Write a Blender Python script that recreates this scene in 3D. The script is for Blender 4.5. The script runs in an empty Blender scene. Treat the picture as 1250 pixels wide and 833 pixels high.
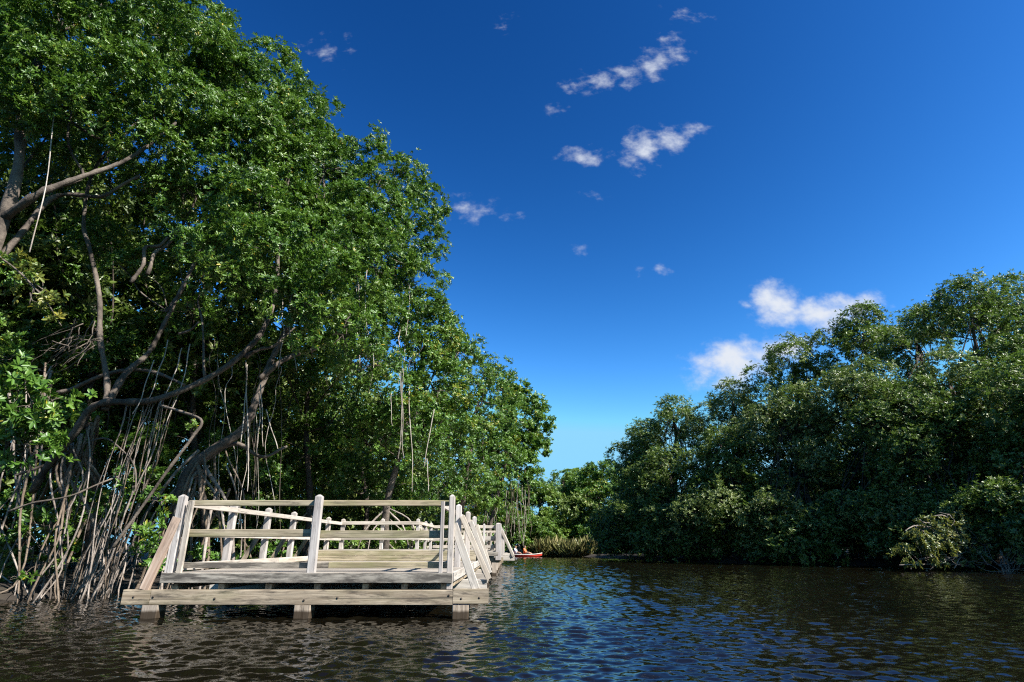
import bpy, math, time
import numpy as np
from mathutils import Vector, Matrix, Quaternion

T0 = time.time()
scene = bpy.context.scene
COL = scene.collection
R = math.radians
rng = np.random.default_rng(11)

# ------------------------------------------------------------------ camera
F, CX, CY = 700.0, 625.0, 416.5          # focal length and centre, in pixels of a 1250 px wide frame
PITCH = R(19.6)
HC = 0.98
cp, sp = math.cos(PITCH), math.sin(PITCH)
cam_d = bpy.data.cameras.new('camera'); cam_d.lens = 36.0 * F / 1250.0; cam_d.sensor_width = 36.0
cam_d.clip_start = 0.05; cam_d.clip_end = 5000
cam = bpy.data.objects.new('camera', cam_d); COL.objects.link(cam)
cam.location = (0, 0, HC); cam.rotation_euler = (math.pi / 2 + PITCH, 0, 0)
scene.camera = cam


def at(px, py, Y):
    """world point seen at a pixel of the photograph, Y metres ahead"""
    a = (px - CX) / F; b = (CY - py) / F
    dy = cp - sp * b; dz = sp + cp * b
    k = Y / dy
    return np.array([a * k, Y, HC + dz * k])


def ground(px, py, z=0.0):
    a = (px - CX) / F; b = (CY - py) / F
    dy = cp - sp * b; dz = sp + cp * b
    k = (z - HC) / dz
    return np.array([a * k, dy * k, z])


# ------------------------------------------------------------------ materials
def new_mat(name):
    m = bpy.data.materials.new(name); m.use_nodes = True
    nt = m.node_tree; nt.nodes.clear()
    out = nt.nodes.new('ShaderNodeOutputMaterial')
    return m, nt, out


def N(nt, typ, **kw):
    n = nt.nodes.new(typ)
    for k, v in kw.items():
        if k == 'inp':
            for kk, vv in v.items():
                n.inputs[kk].default_value = vv
        else:
            setattr(n, k, v)
    return n


def ramp(nt, fac, stops, interp='LINEAR'):
    n = nt.nodes.new('ShaderNodeValToRGB')
    cr = n.color_ramp; cr.interpolation = interp
    while len(cr.elements) < len(stops):
        cr.elements.new(0.5)
    for e, (p, c) in zip(cr.elements, stops):
        e.position = p; e.color = (*c, 1) if len(c) == 3 else c
    nt.links.new(fac, n.inputs[0])
    return n.outputs[0]


def math_n(nt, op, a, b=None, c=None, clamp=False):
    n = nt.nodes.new('ShaderNodeMath'); n.operation = op; n.use_clamp = clamp
    for i, v in enumerate((a, b, c)):
        if v is None: continue
        if isinstance(v, (int, float)): n.inputs[i].default_value = v
        else: nt.links.new(v, n.inputs[i])
    return n.outputs[0]


def mixc(nt, fac, a, b, blend='MIX'):
    n = nt.nodes.new('ShaderNodeMix'); n.data_type = 'RGBA'; n.blend_type = blend
    for s, v in ((0, fac), (6, a), (7, b)):
        if isinstance(v, (int, float)): n.inputs[s].default_value = v
        elif isinstance(v, tuple): n.inputs[s].default_value = (*v, 1)
        else: nt.links.new(v, n.inputs[s])
    return n.outputs[2]


def wood_mat(name, light, dark, mould=0.0, moss=0.0, wet=False, rough=0.8):
    """weathered plank: grain runs along the board's own X axis"""
    m, nt, out = new_mat(name)
    tc = N(nt, 'ShaderNodeTexCoord'); oi = N(nt, 'ShaderNodeObjectInfo')
    off = N(nt, 'ShaderNodeVectorMath', operation='ADD')
    sc = N(nt, 'ShaderNodeVectorMath', operation='SCALE'); sc.inputs[3].default_value = 37.0
    cmb = N(nt, 'ShaderNodeCombineXYZ')
    for i in range(3): nt.links.new(oi.outputs['Random'], cmb.inputs[i])
    nt.links.new(cmb.outputs[0], sc.inputs[0])
    nt.links.new(tc.outputs['Object'], off.inputs[0]); nt.links.new(sc.outputs[0], off.inputs[1])
    mp = N(nt, 'ShaderNodeMapping'); mp.inputs['Scale'].default_value = (1.6, 26, 26)
    nt.links.new(off.outputs[0], mp.inputs[0])
    g = N(nt, 'ShaderNodeTexNoise', inp={'Scale': 1.0, 'Detail': 6.0, 'Roughness': 0.65, 'Distortion': 0.6}); nt.links.new(mp.outputs[0], g.inputs['Vector'])
    mp2 = N(nt, 'ShaderNodeMapping'); mp2.inputs['Scale'].default_value = (0.7, 3.0, 3.0)
    nt.links.new(off.outputs[0], mp2.inputs[0])
    b = N(nt, 'ShaderNodeTexNoise', inp={'Scale': 1.5, 'Detail': 5.0, 'Roughness': 0.6}); nt.links.new(mp2.outputs[0], b.inputs['Vector'])
    col = ramp(nt, g.outputs[0], [(0.3, dark), (0.62, light)])
    tone = ramp(nt, b.outputs[0], [(0.3, (0.66, 0.62, 0.58)), (0.7, (1.1, 1.08, 1.04))])
    col = mixc(nt, 1.0, col, tone, 'MULTIPLY')
    rnd = ramp(nt, oi.outputs['Random'], [(0, (0.84, 0.82, 0.8)), (0.5, (1, 1, 1)), (1, (1.0, 0.95, 0.88))])
    col = mixc(nt, 1.0, col, rnd, 'MULTIPLY')
    # knots and splits
    mp3 = N(nt, 'ShaderNodeMapping'); mp3.inputs['Scale'].default_value = (0.5, 45, 45); nt.links.new(off.outputs[0], mp3.inputs[0])
    s = N(nt, 'ShaderNodeTexNoise', inp={'Scale': 1.0, 'Detail': 2.0}); nt.links.new(mp3.outputs[0], s.inputs['Vector'])
    split = ramp(nt, s.outputs[0], [(0.64, (0, 0, 0)), (0.69, (1, 1, 1))])
    col = mixc(nt, math_n(nt, 'MULTIPLY', split, 0.75), col, (0.06, 0.05, 0.04))
    if mould:
        mp4 = N(nt, 'ShaderNodeMapping'); mp4.inputs['Scale'].default_value = (1.6, 7, 9); nt.links.new(off.outputs[0], mp4.inputs[0])
        q = N(nt, 'ShaderNodeTexNoise', inp={'Scale': 1.3, 'Detail': 8.0, 'Roughness': 0.72}); nt.links.new(mp4.outputs[0], q.inputs['Vector'])
        k = ramp(nt, q.outputs[0], [(0.62 - 0.3 * mould, (0, 0, 0)), (0.78 - 0.3 * mould, (1, 1, 1))])
        col = mixc(nt, math_n(nt, 'MULTIPLY', k, 0.8), col, (0.035, 0.03, 0.027))
    if moss:
        mp5 = N(nt, 'ShaderNodeMapping'); mp5.inputs['Scale'].default_value = (0.8, 3, 3); nt.links.new(off.outputs[0], mp5.inputs[0])
        q = N(nt, 'ShaderNodeTexNoise', inp={'Scale': 1.7, 'Detail': 7.0, 'Roughness': 0.7}); nt.links.new(mp5.outputs[0], q.inputs['Vector'])
        k = ramp(nt, q.outputs[0], [(0.45, (0, 0, 0)), (0.68, (1, 1, 1))])
        col = mixc(nt, math_n(nt, 'MULTIPLY', k, moss), col, (0.16, 0.18, 0.05))
    if wet:
        geo = N(nt, 'ShaderNodeNewGeometry'); sx = N(nt, 'ShaderNodeSeparateXYZ'); nt.links.new(geo.outputs['Position'], sx.inputs[0])
        hgt = math_n(nt, 'ADD', sx.outputs[2], math_n(nt, 'MULTIPLY', b.outputs[0], 0.06))
        w = ramp(nt, hgt, [(0.11, (1, 1, 1)), (0.145, (0, 0, 0))])
        col = mixc(nt, math_n(nt, 'MULTIPLY', w, 0.92), col, (0.03, 0.018, 0.008))
    col = mixc(nt, 1.0, col, (.92, .91, .90), 'MULTIPLY')
    p = N(nt, 'ShaderNodeBsdfPrincipled', inp={'Roughness': rough, 'Specular IOR Level': 0.25})
    nt.links.new(col, p.inputs['Base Color'])
    bp = N(nt, 'ShaderNodeBump', inp={'Strength': 0.35, 'Distance': 0.006}); nt.links.new(g.outputs[0], bp.inputs['Height']); nt.links.new(bp.outputs[0], p.inputs['Normal'])
    nt.links.new(p.outputs[0], out.inputs[0])
    return m


def bark_mat(name, dark, light, scale=6.0, vary=0.5):
    m, nt, out = new_mat(name)
    tc = N(nt, 'ShaderNodeTexCoord')
    a = N(nt, 'ShaderNodeTexNoise', inp={'Scale': scale, 'Detail': 7.0, 'Roughness': 0.7}); nt.links.new(tc.outputs['Object'], a.inputs['Vector'])
    b = N(nt, 'ShaderNodeTexNoise', inp={'Scale': scale * 0.17, 'Detail': 3.0}); nt.links.new(tc.outputs['Object'], b.inputs['Vector'])
    fac = math_n(nt, 'ADD', math_n(nt, 'MULTIPLY', a.outputs[0], 1 - vary), math_n(nt, 'MULTIPLY', b.outputs[0], vary))
    col = ramp(nt, fac, [(0.36, dark), (0.62, light)])
    p = N(nt, 'ShaderNodeBsdfPrincipled', inp={'Roughness': 0.85, 'Specular IOR Level': 0.2})
    nt.links.new(col, p.inputs['Base Color'])
    bp = N(nt, 'ShaderNodeBump', inp={'Strength': 0.8, 'Distance': 0.045}); nt.links.new(a.outputs[0], bp.inputs['Height']); nt.links.new(bp.outputs[0], p.inputs['Normal'])
    nt.links.new(p.outputs[0], out.inputs[0])
    return m


def leaf_mat(name, stops, trans=(0.13, 0.26, 0.025), tfac=0.30, rough=0.42, spec=0.55):
    m, nt, out = new_mat(name)
    at_ = N(nt, 'ShaderNodeAttribute', attribute_name='tint')
    col = ramp(nt, at_.outputs['Fac'], stops)
    p = N(nt, 'ShaderNodeBsdfPrincipled', inp={'Roughness': rough, 'Specular IOR Level': spec})
    nt.links.new(col, p.inputs['Base Color'])
    t = N(nt, 'ShaderNodeBsdfTranslucent')
    nt.links.new(mixc(nt, 0.5, col, trans), t.inputs[0])
    mx = N(nt, 'ShaderNodeMixShader'); mx.inputs[0].default_value = tfac
    nt.links.new(p.outputs[0], mx.inputs[1]); nt.links.new(t.outputs[0], mx.inputs[2])
    nt.links.new(mx.outputs[0], out.inputs[0])
    return m


def plain_mat(name, col, rough=0.6, noise=0.15):
    m, nt, out = new_mat(name)
    tc = N(nt, 'ShaderNodeTexCoord')
    a = N(nt, 'ShaderNodeTexNoise', inp={'Scale': 9.0, 'Detail': 4.0}); nt.links.new(tc.outputs['Object'], a.inputs['Vector'])
    c = ramp(nt, a.outputs[0], [(0.3, tuple(x * (1 - noise) for x in col)), (0.7, tuple(min(1, x * (1 + noise)) for x in col))])
    p = N(nt, 'ShaderNodeBsdfPrincipled', inp={'Roughness': rough}); nt.links.new(c, p.inputs['Base Color'])
    nt.links.new(p.outputs[0], out.inputs[0])
    return m


M = {}
M['post'] = wood_mat('wood_post', (0.60, 0.575, 0.565), (0.37, 0.35, 0.345), mould=0.2)
M['rail'] = wood_mat('wood_rail', (0.50, 0.44, 0.33), (0.25, 0.215, 0.15), mould=0.3, moss=0.45)
M['pale'] = wood_mat('wood_pale', (0.62, 0.585, 0.54), (0.39, 0.365, 0.33), mould=0.2)
M['fascia'] = wood_mat('wood_fascia', (0.46, 0.43, 0.38), (0.22, 0.205, 0.18), mould=0.66)
M['beam'] = wood_mat('wood_beam', (0.52, 0.445, 0.345), (0.22, 0.175, 0.125), mould=0.45, moss=0.18)
M['brace_red'] = wood_mat('wood_brace', (0.56, 0.46, 0.40), (0.36, 0.25, 0.19), mould=0.18)
M['pile'] = wood_mat('wood_pile', (0.52, 0.46, 0.40), (0.27, 0.225, 0.18), mould=0.25, wet=True)
M['deck'] = wood_mat('wood_deck', (0.55, 0.515, 0.47), (0.34, 0.31, 0.27), mould=0.22)
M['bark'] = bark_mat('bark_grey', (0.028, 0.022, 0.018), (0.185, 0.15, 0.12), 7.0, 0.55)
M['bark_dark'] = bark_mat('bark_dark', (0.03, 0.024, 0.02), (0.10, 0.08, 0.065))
M['root'] = bark_mat('root_bark', (0.09, 0.07, 0.055), (0.40, 0.34, 0.29), 9.0)
M['root_brown'] = bark_mat('root_brown', (0.075, 0.052, 0.036), (0.25, 0.195, 0.145), 9.0)
M['vine'] = bark_mat('aerial_root', (0.22, 0.18, 0.14), (0.48, 0.43, 0.37), 9.0)
dk, md, lt, yl = (0.032, 0.080, 0.011), (0.080, 0.170, 0.018), (0.155, 0.250, 0.036), (0.40, 0.32, 0.03)
M['leaf'] = leaf_mat('leaf_mangrove', [(0, dk), (0.45, md), (0.9, lt), (0.975, (0.12, 0.17, 0.03)), (1.0, yl)])
M['leaf_light'] = leaf_mat('leaf_young', [(0, (0.045, 0.11, 0.014)), (0.5, (0.09, 0.19, 0.024)), (0.92, (0.16, 0.26, 0.036)), (1, yl)], (0.16, 0.27, 0.03), 0.3)
M['leaf_yellow'] = leaf_mat('leaf_yellowing', [(0, (0.06, 0.11, 0.02)), (0.5, (0.14, 0.18, 0.03)), (0.85, (0.26, 0.25, 0.05)), (1, (0.45, 0.36, 0.04))], (0.3, 0.3, 0.04), 0.3)
M['leaf_tips'] = leaf_mat('leaf_tips', [(0, (0.045, 0.08, 0.022)), (0.5, (0.09, 0.13, 0.035)), (0.85, (0.20, 0.22, 0.06)), (1, (0.36, 0.32, 0.09))], (0.3, 0.3, 0.04), 0.28)
M['leaf_far'] = leaf_mat('leaf_bank', [(0, (0.056, 0.090, 0.017)), (0.5, (0.132, 0.192, 0.036)), (0.92, (0.215, 0.265, 0.066)), (1, (0.18, 0.20, 0.06))], tfac=0.28, rough=.42, spec=.6)
M['leaf_olive'] = leaf_mat('leaf_olive', [(0, (0.085, 0.12, 0.03)), (0.5, (0.175, 0.22, 0.065)), (1, (0.29, 0.32, 0.11))], tfac=0.28, rough=.42, spec=.6)
M['leaf_bright'] = leaf_mat('leaf_distant', [(0, (0.07, 0.15, 0.022)), (0.5, (0.13, 0.23, 0.035)), (1, (0.22, 0.29, 0.06))], (0.2, 0.3, 0.04), 0.3)
M['reed'] = leaf_mat('reed_blade', [(0, (0.08, 0.11, 0.03)), (0.5, (0.2, 0.2, 0.07)), (1, (0.38, 0.33, 0.16))], (0.3, 0.3, 0.1), 0.3)


# ------------------------------------------------------------------ mesh helpers
def link(o, parent=None):
    COL.objects.link(o)
    if parent is not None:
        o.parent = parent
        o.matrix_parent_inverse = Matrix.Identity(4)
    return o


def np_mesh(name, verts, faces, mat, parent=None, smooth=False, tint=None, origin=None):
    """verts in world metres; faces: one int array (n,k) or a list of such arrays"""
    if not isinstance(faces, list): faces = [faces]
    faces = [f for f in faces if len(f)]
    v = np.asarray(verts, dtype=np.float32)
    o0 = np.array(parent.location if parent is not None else (origin if origin is not None else (0, 0, 0)), dtype=np.float32)
    v = v - o0
    me = bpy.data.meshes.new(name)
    nl = sum(f.size for f in faces); nf = sum(len(f) for f in faces)
    me.vertices.add(len(v)); me.vertices.foreach_set('co', v.ravel())
    me.loops.add(nl); me.loops.foreach_set('vertex_index', np.concatenate([f.ravel() for f in faces]).astype(np.int32))
    me.polygons.add(nf)
    tot = np.concatenate([np.full(len(f), f.shape[1]) for f in faces]).astype(np.int32)
    st = np.concatenate([[0], np.cumsum(tot)[:-1]]).astype(np.int32)
    me.polygons.foreach_set('loop_start', st)
    try: me.polygons.foreach_set('loop_total', tot)
    except Exception: pass
    if smooth: me.polygons.foreach_set('use_smooth', np.ones(nf, dtype=bool))
    me.update(calc_edges=True)
    if tint is not None:
        a = me.attributes.new('tint', 'FLOAT', 'POINT'); a.data.foreach_set('value', np.asarray(tint, dtype=np.float32))
    me.materials.append(mat)
    o = bpy.data.objects.new(name, me)
    if parent is None: o.location = o0
    return link(o, parent)


def tag(o, label=None, cat=None, group=None, kind=None):
    if label: o['label'] = label
    if cat: o['category'] = cat
    if group: o['group'] = group
    if kind: o['kind'] = kind
    return o


def thing(name, loc, label, cat, group=None):
    o = bpy.data.objects.new(name, None); o.empty_display_size = 0.2
    o.location = tuple(float(x) for x in loc)
    link(o)
    return tag(o, label, cat, group)


def catmull(pts, n):
    p = np.asarray(pts, float)
    if len(p) == 2:
        t = np.linspace(0, 1, n)[:, None]; return p[0] * (1 - t) + p[1] * t
    e = np.vstack([2 * p[0] - p[1], p, 2 * p[-1] - p[-2]])
    s = np.linspace(0, len(p) - 1 - 1e-6, n); i = s.astype(int); t = (s - i)[:, None]
    a, b, c, d = e[i], e[i + 1], e[i + 2], e[i + 3]
    return 0.5 * (2 * b + (c - a) * t + (2 * a - 5 * b + 4 * c - d) * t ** 2 + (3 * b - a - 3 * c + d) * t ** 3)


class Tubes:
    def __init__(s): s.v = []; s.f = []; s.n = 0
    def add(s, pts, r0, r1, sides=6, n=None, wob=0.0, rough=0.11, flare=0.0):
        n = n or max(4, len(pts) * 4)
        c = catmull(pts, n)
        if wob: 
            L = np.linalg.norm(c[-1] - c[0]); t = np.linspace(0, 1, n)[:, None]
            w = sum(rng.normal(0, wob * L / k, (1, 3)) * np.sin(t * math.pi * k) for k in (1, 2, 3, 5))
            c = c + w
        tg = np.gradient(c, axis=0); tg /= np.linalg.norm(tg, axis=1)[:, None] + 1e-9
        ref = np.array([0.31, 0.17, 0.93]) if abs(tg[0, 2]) < 0.9 else np.array([0.9, 0.3, 0.1])
        a = np.cross(tg, ref); a /= np.linalg.norm(a, axis=1)[:, None] + 1e-9
        b = np.cross(tg, a)
        r = np.linspace(r0, r1, n) * (1 + rng.normal(0, rough, n))
        if flare: r = r * (1 + flare * np.exp(-np.linspace(0, 1, n) * 12))
        th = np.arange(sides) * 2 * math.pi / sides
        ring = c[:, None, :] + (r[:, None, None] * (np.cos(th)[None, :, None] * a[:, None, :] + np.sin(th)[None, :, None] * b[:, None, :]))
        i, j = np.meshgrid(np.arange(n - 1), np.arange(sides), indexing='ij'); j2 = (j + 1) % sides
        f = np.stack([i * sides + j, i * sides + j2, (i + 1) * sides + j2, (i + 1) * sides + j], -1).reshape(-1, 4) + s.n
        s.v.append(ring.reshape(-1, 3)); s.f.append(f); s.n += n * sides
        # end caps
        tip = np.vstack([c[0] - tg[0] * r[0] * 0.3, c[-1] + tg[-1] * r[-1] * 0.5]); s.v.append(tip)
        k = np.arange(sides); k2 = (k + 1) % sides; base = s.n - n * sides
        cap0 = np.stack([k2 + base, k + base, np.full(sides, s.n), np.full(sides, s.n)], -1)
        cap1 = np.stack([k + base + (n - 1) * sides, k2 + base + (n - 1) * sides, np.full(sides, s.n + 1), np.full(sides, s.n + 1)], -1)
        s.t = getattr(s, 't', []); s.t += [cap0[:, :3], cap1[:, :3]]; s.n += 2
        return c
    def build(s, name, mat, parent=None, smooth=True):
        return np_mesh(name, np.concatenate(s.v), [np.concatenate(s.f), np.concatenate(s.t)], mat, parent, smooth)


def vnoise(p, seed=0):
    p = np.asarray(p, float) + seed * 17.31
    i = np.floor(p).astype(np.int64); f = p - i; u = f * f * (3 - 2 * f)
    def h(ix, iy, iz):
        n = (ix * 374761393 + iy * 668265263 + iz * 2147483647 + seed * 974711) & 0x7fffffff
        n = ((n ^ (n >> 13)) * 1274126177) & 0x7fffffff
        return ((n ^ (n >> 16)) & 0xffff) / 65535.0
    r = 0
    for dx in (0, 1):
        for dy in (0, 1):
            for dz in (0, 1):
                w = (u[..., 0] if dx else 1 - u[..., 0]) * (u[..., 1] if dy else 1 - u[..., 1]) * (u[..., 2] if dz else 1 - u[..., 2])
                r = r + w * h(i[..., 0] + dx, i[..., 1] + dy, i[..., 2] + dz)
    return r


def unit(v): return v / (np.linalg.norm(v, axis=-1, keepdims=True) + 1e-9)


def leaves_mesh(name, base, d, nrm, L, W, tint, mat, parent, simple=False):
    """leaf blades: a midrib fold and a drooping tip each"""
    n = len(base)
    side = unit(np.cross(d, nrm)); nn = np.cross(side, d)
    L = L[:, None]; W = W[:, None]
    if simple:
        mid = base + d * L * 0.5 
        v = np.stack([base, mid + side * W * 0.5 + nn * W * 0.18, base + d * L - nn * L * 0.12, mid - side * W * 0.5 + nn * W * 0.18], 1)
        k = np.arange(n)[:, None] * 4
        f = np.concatenate([k + np.array([[0, 1, 2]]), k + np.array([[0, 2, 3]])])
        return np_mesh(name, v.reshape(-1, 3), f, mat, parent, False, np.repeat(tint, 4))
    m1 = base + d * L * 0.32; m2 = base + d * L * 0.72 - nn * L * 0.04
    v = np.stack([base, m1 + side * W * 0.42 + nn * W * 0.2, m2 + side * W * 0.46 + nn * W * 0.16, base + d * L - nn * L * 0.14,
                  m2 - side * W * 0.46 + nn * W * 0.16, m1 - side * W * 0.42 + nn * W * 0.2], 1)
    k = np.arange(n)[:, None] * 6
    f = np.concatenate([k + np.array([[0, 1, 2, 3]]), k + np.array([[0, 3, 4, 5]])])
    return np_mesh(name, v.reshape(-1, 3), f, mat, parent, False, np.repeat(tint, 6))


LEAFCOUNT = 0


def rosettes(cent, axis, nl, L, W, tint0, spread=(50, 85)):
    """whorls of leaves round twig ends"""
    n = len(cent)
    ref = unit(rng.normal(0, 1, (n, 3)))
    a = unit(np.cross(axis, ref)); b = np.cross(axis, a)
    k = np.tile(np.arange(nl), (n, 1)); ph = k * 2.399 + rng.uniform(0, 6.28, (n, 1))
    tl = np.radians(rng.uniform(*spread, (n, nl)) - (k / nl) * 22)
    d = (np.cos(tl)[..., None] * axis[:, None] + np.sin(tl)[..., None] * (np.cos(ph)[..., None] * a[:, None] + np.sin(ph)[..., None] * b[:, None]))
    nrm = axis[:, None] * np.sin(tl)[..., None] - np.cos(tl)[..., None] * (np.cos(ph)[..., None] * a[:, None] + np.sin(ph)[..., None] * b[:, None]) + rng.normal(0, 0.25, (n, nl, 3))
    LL = L * rng.uniform(0.5, 1.3, (n, nl)); WW = W * rng.uniform(0.8, 1.15, (n, nl))
    pos = cent[:, None] + d * 0.01 + axis[:, None] * rng.uniform(-0.5, 0.4, (n, nl, 1)) * L * 0.4
    tt = np.clip(tint0[:, None] + rng.normal(0, 0.12, (n, nl)), 0, 0.97)
    tt = np.where(rng.random((n, nl)) < 0.010, 1.0, tt)
    r = lambda x: x.reshape(-1, x.shape[-1]) if x.ndim == 3 else x.reshape(-1)
    return r(pos), r(d), r(nrm), r(LL), r(WW), r(tt)


def crown(parent, blobs, leaf=(0.105, 0.044), dens=3.0, clump=0.30, ros=13, nl=8, gap=0.33, low=-0.6, mat='leaf', seed=1,
          lump=0.28, simple=False, inner=0.25, name='crown', shell=0.16, tintc=0.45, up=.45):
    """a crown: blobs carry clumps, clumps carry whorls, whorls carry leaves; noise leaves gaps between the clumps"""
    global LEAFCOUNT
    C = []; O = []
    for bi, b in enumerate(blobs):
        c = np.asarray(b[0]); rad = np.asarray(b[1]) * np.ones(3)
        area = 4 * math.pi * np.mean([(rad[0] * rad[1]), (rad[0] * rad[2]), (rad[1] * rad[2])])
        n = int(area * dens * (1 + inner))
        dr = unit(rng.normal(0, 1, (n, 3)))
        dr = dr[dr[:, 2] > low + rng.uniform(-0.25, 0.25, len(dr))]
        rr = 1 + lump * (vnoise(dr * 1.9 + bi * 3.7, seed) - 0.5) * 2 - np.abs(rng.normal(0, shell, len(dr)))
        ins = rng.random(len(dr)) < inner / (1 + inner)
        rr = np.where(ins, rr * rng.uniform(0.35, 0.9, len(dr)), rr)
        p = c + dr * rad * rr[:, None]
        C.append(p); O.append(unit(dr / rad))
    C = np.concatenate(C); O = np.concatenate(O)
    keep = vnoise(C * 0.85, seed + 3) * 0.6 + vnoise(C * 2.3, seed + 5) * 0.4 > gap
    for b in blobs:
        q = np.linalg.norm((C - np.asarray(b[0])) / (np.asarray(b[1]) * np.ones(3)), axis=1)
        keep &= ~((q < 0.62) & (rng.random(len(C)) < 0.7))
    keep &= C[:, 2] > 0.25
    C = C[keep]; O = O[keep]
    n = len(C)
    off = rng.normal(0, 1, (n, ros, 3)) * np.array([1, 1, 0.75]) * clump * 0.55
    s = np.sum(off * O[:, None], -1, keepdims=True); off = off - O[:, None] * np.minimum(s, 0) * 1.2
    cc = (C[:, None] + off).reshape(-1, 3)
    ax = unit((O[:, None] * 0.55 + np.array([0, 0, up]) + rng.normal(0, 0.45, (n, ros, 3)))).reshape(-1, 3)
    t0 = np.repeat(np.clip(rng.normal(tintc, 0.22, n), 0, 0.93), ros) + rng.normal(0, 0.08, n * ros)
    pos, d, nr, L, W, tt = rosettes(cc, ax, nl, leaf[0], leaf[1], t0)
    LEAFCOUNT += len(pos)
    leaves_mesh(name, pos, d, nr, L, W, tt, M[mat], parent, simple)
    return C


def twigs(tb, centre, C, maxd, n, r0=0.025, sides=4):
    """thin branches from a limb end out to the clumps near it"""
    dd = np.linalg.norm(C - centre, axis=1); idx = np.where(dd < maxd)[0]
    if len(idx) == 0: return
    for i in rng.choice(idx, min(n, len(idx)), replace=False):
        e = C[i]; s0 = centre + rng.normal(0, .16, 3) * maxd
        m = s0 * .5 + e * .5 + rng.normal(0, 0.14, 3) * dd[i] + np.array([0, 0, -0.06 * dd[i]])
        tb.add([s0, m, e], r0, r0 * 0.25, sides, 7, wob=0.03)


def B(px, py, Y, r, sq=0.85):
    return (at(px, py, Y), np.array([r, r, r * sq]))

# ------------------------------------------------------------------ terrain and water
LB = np.array([(-200, -14), (0, -11.5), (8, -10.2), (11, -8.6), (13, -6.9), (18, -5.8), (22, -4.4), (30, -2.6), (45, -1.3), (54, -0.8), (70, -0.8)], float)
RB = np.array([(-200, 29), (0, 27), (15, 24.5), (23.7, 20.6), (28.7, 18.8), (32, 14.8), (35, 11.2), (40, 8.0), (50, 5.4), (58, 4.2), (70, 4.0)], float)
YEND = 57.0


def shore_d(x, y):
    a = x - np.interp(y, LB[:, 0], LB[:, 1]); b = np.interp(y, RB[:, 0], RB[:, 1]) - x
    return np.minimum(np.minimum(a, b), YEND - y)


def terrain_z(x, y):
    d = shore_d(x, y)
    p = np.stack([x, y, 0 * x], -1)
    n = (vnoise(p * 0.9, 2) - 0.5) * 0.22 + (vnoise(p * 0.25, 4) - 0.5) * 0.3
    t = np.clip((d + 2.3) / 2.6, 0, 1); t = t * t * (3 - 2 * t)
    return (0.20 + n * 0.6 + np.clip(-d - 3, 0, 40) * 0.02) * (1 - t) - 0.95 * t


def soil_mat():
    m, nt, out = new_mat('mud')
    tc = N(nt, 'ShaderNodeTexCoord')
    a = N(nt, 'ShaderNodeTexNoise', inp={'Scale': 3.0, 'Detail': 9.0, 'Roughness': 0.7}); nt.links.new(tc.outputs['Object'], a.inputs['Vector'])
    c = ramp(nt, a.outputs[0], [(0.3, (0.012, 0.009, 0.006)), (0.55, (0.035, 0.026, 0.018)), (0.75, (0.03, 0.033, 0.012))])
    p = N(nt, 'ShaderNodeBsdfPrincipled', inp={'Roughness': 0.8}); nt.links.new(c, p.inputs['Base Color'])
    bp = N(nt, 'ShaderNodeBump', inp={'Strength': 0.8, 'Distance': 0.08}); nt.links.new(a.outputs[0], bp.inputs['Height']); nt.links.new(bp.outputs[0], p.inputs['Normal'])
    nt.links.new(p.outputs[0], out.inputs[0]); return m


gx = np.concatenate([-np.geomspace(2500, 45, 30), np.arange(-44, 45, 0.7), np.geomspace(45, 2500, 30)])
gy = np.concatenate([-np.geomspace(2500, 20, 24), np.arange(-19, 75, 0.7), np.geomspace(76, 2500, 30)])
X, Y = np.meshgrid(gx, gy, indexing='ij')
Z = terrain_z(X, Y)
i, j = np.meshgrid(np.arange(len(gx) - 1), np.arange(len(gy) - 1), indexing='ij'); w_ = len(gy)
f = np.stack([i * w_ + j, (i + 1) * w_ + j, (i + 1) * w_ + j + 1, i * w_ + j + 1], -1).reshape(-1, 4)
o = np_mesh('ground', np.stack([X, Y, Z], -1).reshape(-1, 3), f, soil_mat(), None, True)
tag(o, 'dark muddy river bank and bed under the mangroves', None, None, 'structure')


def water_mat():
    m, nt, out = new_mat('river_water')
    tc = N(nt, 'ShaderNodeTexCoord')
    p = N(nt, 'ShaderNodeBsdfPrincipled', inp={'Roughness': 0.03, 'IOR': 1.38, 'Specular IOR Level': 0.5})
    big = N(nt, 'ShaderNodeTexNoise', inp={'Scale': 0.35, 'Detail': 3.0}); nt.links.new(tc.outputs['Object'], big.inputs['Vector'])
    nt.links.new(ramp(nt, big.outputs[0], [(0.3, (0.0034, 0.0028, 0.0016)), (0.7, (0.0058, 0.0047, 0.0024))]), p.inputs['Base Color'])
    mp = N(nt, 'ShaderNodeMapping'); mp.inputs['Scale'].default_value = (7, 11, 1); mp.inputs['Rotation'].default_value = (0, 0, 0.25)
    nt.links.new(tc.outputs['Object'], mp.inputs[0])
    a = N(nt, 'ShaderNodeTexNoise', inp={'Scale': 1.0, 'Detail': 3.0, 'Roughness': 0.55}); nt.links.new(mp.outputs[0], a.inputs['Vector'])
    bp = N(nt, 'ShaderNodeBump', inp={'Strength': 0.3, 'Distance': 0.010}); nt.links.new(a.outputs[0], bp.inputs['Height']); nt.links.new(bp.outputs[0], p.inputs['Normal'])
    nt.links.new(p.outputs[0], out.inputs[0]); return m


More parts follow.
